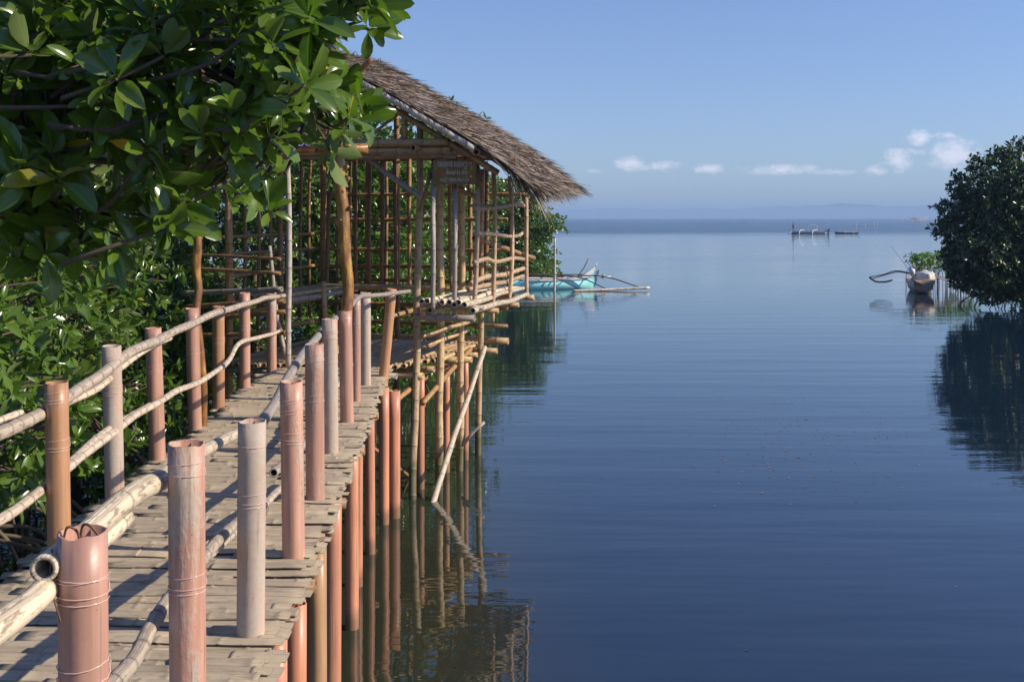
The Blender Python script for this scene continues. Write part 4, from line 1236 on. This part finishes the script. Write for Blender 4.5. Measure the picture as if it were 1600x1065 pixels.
def loc_tube(name, pts, r0, r1, mat, parent, **kw):
    m = MB(); k = dict(seg=8, step=.15, rng=rng); k.update(kw); tube(m, pts, r0, r1, **k)
    return link(name, m.mesh(name, mat), parent, keep_world=False)

# aqua outrigger moored beyond the hut: bow to the right
d = 45.8
bx = P(865, 440, d)
b1 = empty('outrigger_boat', (bx.x, d, 0), math.radians(12))
tag(b1, 'aqua painted wooden outrigger boat with raised white bow moored just past the hut', 'boat', 'outrigger boats on the bay')
hull_mesh(3.75, .62, .44, .10, .62, 'hull', M_AQUA, b1)
m = MB(); box(m, (-.1, 0, .42), (2.6, .42, .03)); o = link('deck', m.mesh('deck', M_WHITE, False), b1, keep_world=False)
m = MB()
for yy in (-.30, .30):
    tube(m, [(-1.9, yy * .35, .46), (-1.4, yy * .85, .40), (0, yy * 1.05, .37), (1.1, yy * .8, .42), (1.6, yy * .4, .58)], .028, .022, seg=8, step=.15, rng=rng)
link('gunwale', m.mesh('gunwale', M_WHITE), b1, keep_world=False)
V = [(1.20, -.10, .52), (1.86, -.01, .95), (1.84, .01, .95), (1.20, .10, .52), (1.25, -.08, .45), (1.72, -.01, .55), (1.72, .01, .55), (1.25, .08, .45)]
m = MB(); m.add(V, [(0, 1, 2, 3), (0, 4, 5, 1), (3, 2, 6, 7), (1, 5, 6, 2), (0, 3, 7, 4), (4, 7, 6, 5)])
link('bow_cap', m.mesh('bow_cap', M_WHITE, False), b1, keep_world=False)
loc_tube('bow_staff', [(1.83, 0, .9), (1.90, 0, 1.07)], .02, .015, M_WHITE, b1)
loc_tube('outrigger_float', [(.35, -1.75, .03), (1.5, -1.78, .05), (3.6, -1.85, .12)], .055, .05, M_CREAM, b1, node=.4)
loc_tube('outrigger_float', [(-1.9, 1.75, .05), (0, 1.75, .05), (1.9, 1.75, .10)], .055, .05, M_CREAM, b1, node=.4)
for x0, x1 in ((-.75, .62), (.35, 1.75), (1.25, 3.3)):
    loc_tube('outrigger_arm', [(x0 - .15, 1.7, .08), (x0, .9, .42), (x0, 0, .55), (x0 + (x1 - x0) * .45, -.8, .50), (x1, -1.76, .10)], .028, .022, M_DWOOD, b1)
loc_tube('boom', [(-1.2, .1, .62), (.6, .05, .60), (1.95, -.05, .56)], .028, .024, M_DWOOD, b1)
loc_tube('boom', [(-1.75, -.3, .50), (.4, -.35, .46), (2.35, -.5, .52)], .032, .026, M_WHITE, b1)
loc_tube('mast', [(1.05, 0, .5), (1.32, 0, .88), (1.52, 0, 1.28)], .022, .018, M_DWOOD, b1)
m = MB(); tube(m, [(2.13, -.05, .42), (2.17, -.05, .60)], .06, .05, seg=8, step=.05, rough=.25, rng=rng)
link('rope_bundle', m.mesh('rope_bundle', M_YEL), b1, keep_world=False)
for x, s in ((-.9, .16), (-.4, .12), (.3, .14), (.75, .1)):
    m = MB(); box(m, (x, rng.uniform(-.1, .1), .50), (s * 1.6, .22, s * .6), Matrix.Rotation(rng.uniform(-.3, .3), 3, 'Z'))
    link('cargo_crate', m.mesh('cargo_crate', M_DWOOD, False), b1, keep_world=False)
for x in (-.35, -.1, .12):
    loc_tube('stripe', [(x, -.335, .40), (x - .14, -.29, .22), (x - .2, -.22, .08)], .010, .010, M_DWOOD, b1)
# mooring pole beside it
mp = MB(); q = P(866, 452, 44.5); tube(mp, [(q.x, 44.5, -1), (q.x + .02, 44.5, .8), (q.x + .02, 44.5, P(866, 372, 44.5).z)], .05, .04, seg=8, step=.3, node=.5, rng=rng)
tag(mp.build('mooring_pole', M_RAIL), 'upright pale mooring pole in the water beside the aqua boat', 'pole')

# far white banca with a standing man
d = 197.
bx = P(1266, 364, d)
b2 = empty('outrigger_boat', (bx.x, d, 0), math.radians(4))
tag(b2, 'long grey outrigger boat out on the bay with a white frame and arched white arms', 'boat', 'outrigger boats on the bay')
hull_mesh(7.0, .8, .62, .22, .6, 'hull', M_HULLG, b2)
for x in (-1.9, .5): loc_tube('outrigger_arm', [(x - .8, -2.0, .05), (x - .6, -1.5, .45), (x - .1, -.7, .72), (x + .7, 0, .74), (x + 1.2, 1.0, .6), (x + 1.3, 2.0, .05)], .06, .05, M_WHITE, b2)
loc_tube('outrigger_float', [(-3.4, -2.0, .03), (2.8, -2.0, .05)], .05, .045, M_HULLG, b2)
loc_tube('outrigger_float', [(-3.4, 2.0, .08), (3.2, 2.0, .12)], .08, .07, M_CREAM, b2)
loc_tube('frame', [(-.35, 0, .5), (-.35, 0, 1.5), (1.25, 0, 1.5), (1.25, 0, .5)], .03, .03, M_WHITE, b2, step=.3)
m = MB(); box(m, (2.7, -.5, .18), (.35, .3, .3)); link('fender', m.mesh('fender', M_WHITE, False), b2, keep_world=False)
# small canoe behind it
bx = P(1331, 363.5, d)
b3 = empty('canoe', (bx.x, d + 3, 0), math.radians(-2))
tag(b3, 'small low pale canoe drifting right of the boat carrying the standing man', 'boat', 'outrigger boats on the bay')
hull_mesh(4.3, .7, .42, .12, .12, 'hull', M_HULLG, b3)
m = MB()
for yy in (-.35, .35): tube(m, [(-2.0, yy * .4, .42), (0, yy, .34), (2.0, yy * .4, .42)], .035, .03, seg=6, step=.3, rng=rng)
link('gunwale', m.mesh('gunwale', M_CREAM), b3, keep_world=False)
loc_tube('outrigger_arm', [(-.6, -1.3, .15), (-.5, 0, .5), (-.6, 1.3, .15)], .045, .04, M_CREAM, b3)
loc_tube('outrigger_arm', [(.9, -1.3, .15), (.9, 0, .5), (.9, 1.3, .15)], .045, .04, M_CREAM, b3)
# brown canoe moored at the right bank, bow towards us
d = 43.
bx = P(1439, 440, d)
b4 = empty('outrigger_canoe', (bx.x + .5, d + 1.6, 0), math.radians(-104))
tag(b4, 'bare brown outrigger canoe pointing at us by the dark right bank, heaped with net', 'boat', 'outrigger boats on the bay')
hull_mesh(3.6, .92, .60, .10, .0, 'hull', M_HULLB, b4, rake=.10, blunt=.12)
m = MB()
for yy in (-.5, .5): tube(m, [(-1.7, yy * .3, .6), (0, yy * .95, .50), (1.80, yy * .82, .56)], .028, .026, seg=6, step=.3, rng=rng)
tube(m, [(1.86, -.40, .56), (1.86, .40, .56)], .03, .03, seg=6, step=.3, rng=rng)
link('gunwale', m.mesh('gunwale', M_GREYB), b4, keep_world=False)
loc_tube('outrigger_arm', [(1.0, .5, .60), (1.0, 0, .66), (1.0, -.9, .86), (1.0, -1.45, .70), (1.0, -1.95, .60)], .024, .018, M_DWOOD, b4)
loc_tube('outrigger_arm', [(.7, -.1, .66), (.7, -.8, .80), (.7, -1.2, .72), (.9, -1.95, .50)], .022, .018, M_DWOOD, b4)
loc_tube('outrigger_float', [(1.1, -2.0, .60), (1.1, -1.75, .42), (1.1, -1.35, .42), (1.1, -1.1, .50)], .040, .034, M_DWOOD, b4)
loc_tube('outrigger_arm', [(-.9, .1, .66), (-.7, 1.0, .55), (-.6, 2.0, .25)], .03, .028, M_CREAM, b4)
loc_tube('outrigger_arm', [(.2, .3, .66), (.4, 1.2, .42), (.6, 1.9, .15)], .03, .028, M_CREAM, b4)
loc_tube('fishing_rod', [(.9, -.4, .8), (.9, -.75, 1.3), (.9, -1.15, 1.85)], .011, .006, M_DWOOD, b4)
def blob(name, c, r, mat, n=3, seed=1, sq=(1, 1, 1), amp=.2):
    import bmesh
    bm = bmesh.new(); bmesh.ops.create_icosphere(bm, subdivisions=n, radius=1); rr = random.Random(seed)
    ph = [rr.uniform(0, 6) for _ in range(6)]
    for v in bm.verts:
        p = v.co; f = 1 + amp * (math.sin(p.x * 5 + ph[0]) * math.sin(p.y * 6 + ph[1]) + .5 * math.sin(p.z * 11 + ph[2] + p.x * 7)) + rr.uniform(-.04, .04)
        v.co = Vector((p.x * sq[0], p.y * sq[1], p.z * sq[2])) * r * f
    me = bpy.data.meshes.new(name); bm.to_mesh(me); bm.free(); me.materials.append(mat); me.shade_smooth()
    o = link(name, me); o.location = c
    return o
q = Vector((bx.x, d, 0))
def b4w(x, y, z): return b4.location + Matrix.Rotation(b4.rotation_euler.z, 3, 'Z') @ Vector((x, y, z))
tag(blob('fishing_net', b4w(.9, .12, .60), .42, M_NET, seed=4, sq=(.9, .95, .62)), 'heap of pale fishing net piled in the brown canoe', 'net')
tag(blob('float_jug', b4w(1.35, -.40, .84), .16, M_WHITE, n=2, seed=6, sq=(.7, .8, 1), amp=.15), 'white plastic bundle on the left corner of the brown canoe', 'bundle')

# man standing on the stern of the far boat
def person(loc, rz):
    t = empty('person', loc, rz)
    tag(t, 'man in red shirt and dark shorts standing on the end of the far boat', 'person')
    J = [((0, 0, .93), .13), ((0, 0, 1.15), .125), ((0, 0, 1.38), .15), ((0, 0, 1.50), .06), ((0, .01, 1.60), .085), ((0, .01, 1.71), .085),
         ((-.19, 0, 1.40), .055), ((-.30, .03, 1.15), .042), ((-.20, .16, .98), .035), ((-.15, .22, .97), .035),
         ((.19, 0, 1.40), .055), ((.32, .03, 1.17), .042), ((.24, .17, 1.02), .035), ((.19, .23, 1.02), .035),
         ((-.10, 0, .86), .09), ((-.12, .02, .48), .062), ((-.12, -.02, .08), .042), ((-.12, .14, .03), .035),
         ((.10, 0, .86), .09), ((.13, .04, .48), .062), ((.13, 0, .08), .042), ((.13, .16, .03), .035)]
    E = [(0, 1), (1, 2), (2, 3), (3, 4), (4, 5), (2, 6), (6, 7), (7, 8), (8, 9), (2, 10), (10, 11), (11, 12), (12, 13), (0, 14), (14, 15), (15, 16), (16, 17), (0, 18), (18, 19), (19, 20), (20, 21)]
    me = bpy.data.meshes.new('body'); me.from_pydata([j[0] for j in J], E, [])
    def skin(nm, me, radii, mat, root=0):
        o = link(nm, me, t, keep_world=False)
        md = o.modifiers.new('skin', 'SKIN'); o.modifiers.new('sub', 'SUBSURF').levels = 1; o.modifiers['sub'].render_levels = 1
        for i, r in enumerate(radii): me.skin_vertices[0].data[i].radius = (r, r)
        me.skin_vertices[0].data[root].use_root = True
        me.materials.append(mat)
        return o
    # skin layer is created by adding the modifier through data API
    def mk(nm, pts, edges, radii, mat):
        me = bpy.data.meshes.new(nm); me.from_pydata(pts, edges, [])
        o = link(nm, me, t, keep_world=False)
        o.modifiers.new('skin', 'SKIN'); sb = o.modifiers.new('sub', 'SUBSURF'); sb.levels = 1; sb.render_levels = 1
        if len(me.skin_vertices) == 0:
            bpy.context.view_layer.objects.active = o
            bpy.ops.mesh.customdata_skin_add()
        for i, r in enumerate(radii): me.skin_vertices[0].data[i].radius = (r, r)
        me.skin_vertices[0].data[0].use_root = True
        me.materials.append(mat); return o
    mk('body', [j[0] for j in J], E, [j[1] for j in J], M_SKIN)
    mk('shirt', [(0, 0, .95), (0, 0, 1.15), (0, 0, 1.40), (-.19, 0, 1.41), (-.27, .02, 1.24), (.19, 0, 1.41), (.28, .02, 1.25)], [(0, 1), (1, 2), (2, 3), (3, 4), (2, 5), (5, 6)], [.165, .155, .175, .08, .075, .08, .075], M_RED)
    mk('shorts', [(0, 0, .93), (-.11, 0, .82), (-.12, .02, .50), (.11, 0, .82), (.13, .03, .50)], [(0, 1), (1, 2), (0, 3), (3, 4)], [.16, .12, .10, .12, .10], M_DARKC)
    mk('hair', [(0, -.015, 1.68), (0, -.02, 1.75)], [(0, 1)], [.09, .08], M_HAIR)
q = P(1240, 361, 197)
person((q.x, 197.2, .50), math.radians(60))

# ------------------------------------------------------------------ stakes out on the bay
ft = empty('fish_trap', (P(1432, 345, 620).x, 620, 0)); tag(ft, 'far cluster of thin fish trap stakes with a low hut shape on the horizon', 'fish trap')
rr = random.Random(4)
for i in range(26):
    px = 1408 + rr.random() ** .8 * 50; h = rr.uniform(2, 5.5)
    m = MB(); x = (px - 800) * 620 / F; y = 620 + rr.uniform(-12, 12)
    tube(m, [(x, y, -1), (x + rr.uniform(-.6, .6), y, h)], .09, .06, seg=5, step=3, rng=rr); m.build('stake', M_RAIL, ft)
m = MB()
for i in range(5):
    x0 = (1424 + i * 2 - 800) * 620 / F; tube(m, [(x0, 622, 1.2 + rr.uniform(0, 1.6)), (x0 + 6, 622, 1.2 + rr.uniform(0, 1.6))], .12, .12, seg=5, step=3, rng=rr)
m.build('crossbar', M_RAIL, ft)
labs = {1403: 'lone thin stake on the horizon left of the fish trap', 1338: 'thin stake left of the pair standing in the bay beyond the small canoe',
        1352: 'thin stake second of those standing in the bay beyond the small canoe', 1366: 'thin stake third of those standing in the bay beyond the small canoe', 1371: 'thin stake rightmost of those standing in the bay beyond the small canoe'}
for px, d, y1 in [(1403, 620, 328), (1338, 290, 348), (1352, 290, 349), (1366, 290, 346), (1371, 290, 345)]:
    m = MB(); q = P(px, y1, d); tube(m, [(q.x, d, -1), (q.x + .1, d, q.z)], .05, .035, seg=5, step=1, rng=rr)
    tag(m.build('stake', M_RAIL), labs[px], 'stake', 'stakes standing in the bay')

# floating leaf litter
m = MB(); rr = random.Random(31)
for i in range(280):
    if i < 276: px = rr.gauss(1250, 110); py = rr.gauss(690, 45)
    else: px = rr.uniform(860, 1600); py = rr.uniform(500, 1050)
    if py < 480: continue
    d = 3 * F / (py - 340); x = (px - 800) * d / F; a = rr.uniform(0, 3.14); L = rr.uniform(.008, .030); w = L * rr.uniform(.2, .5)
    c, s = math.cos(a), math.sin(a)
    V = [(x + c * u * L - s * v * w, d + s * u * L + c * v * w, .004 + .003 * abs(u)) for u, v in ((-1, 0), (0, -1), (1, 0), (0, 1))]
    m.add(V, [(0, 1, 2, 3)], [(rr.random(), 0, .2, 1)] * 4)
o = m.build('floating_leaf_litter', M_TANB, smooth=False); tag(o, kind='stuff')
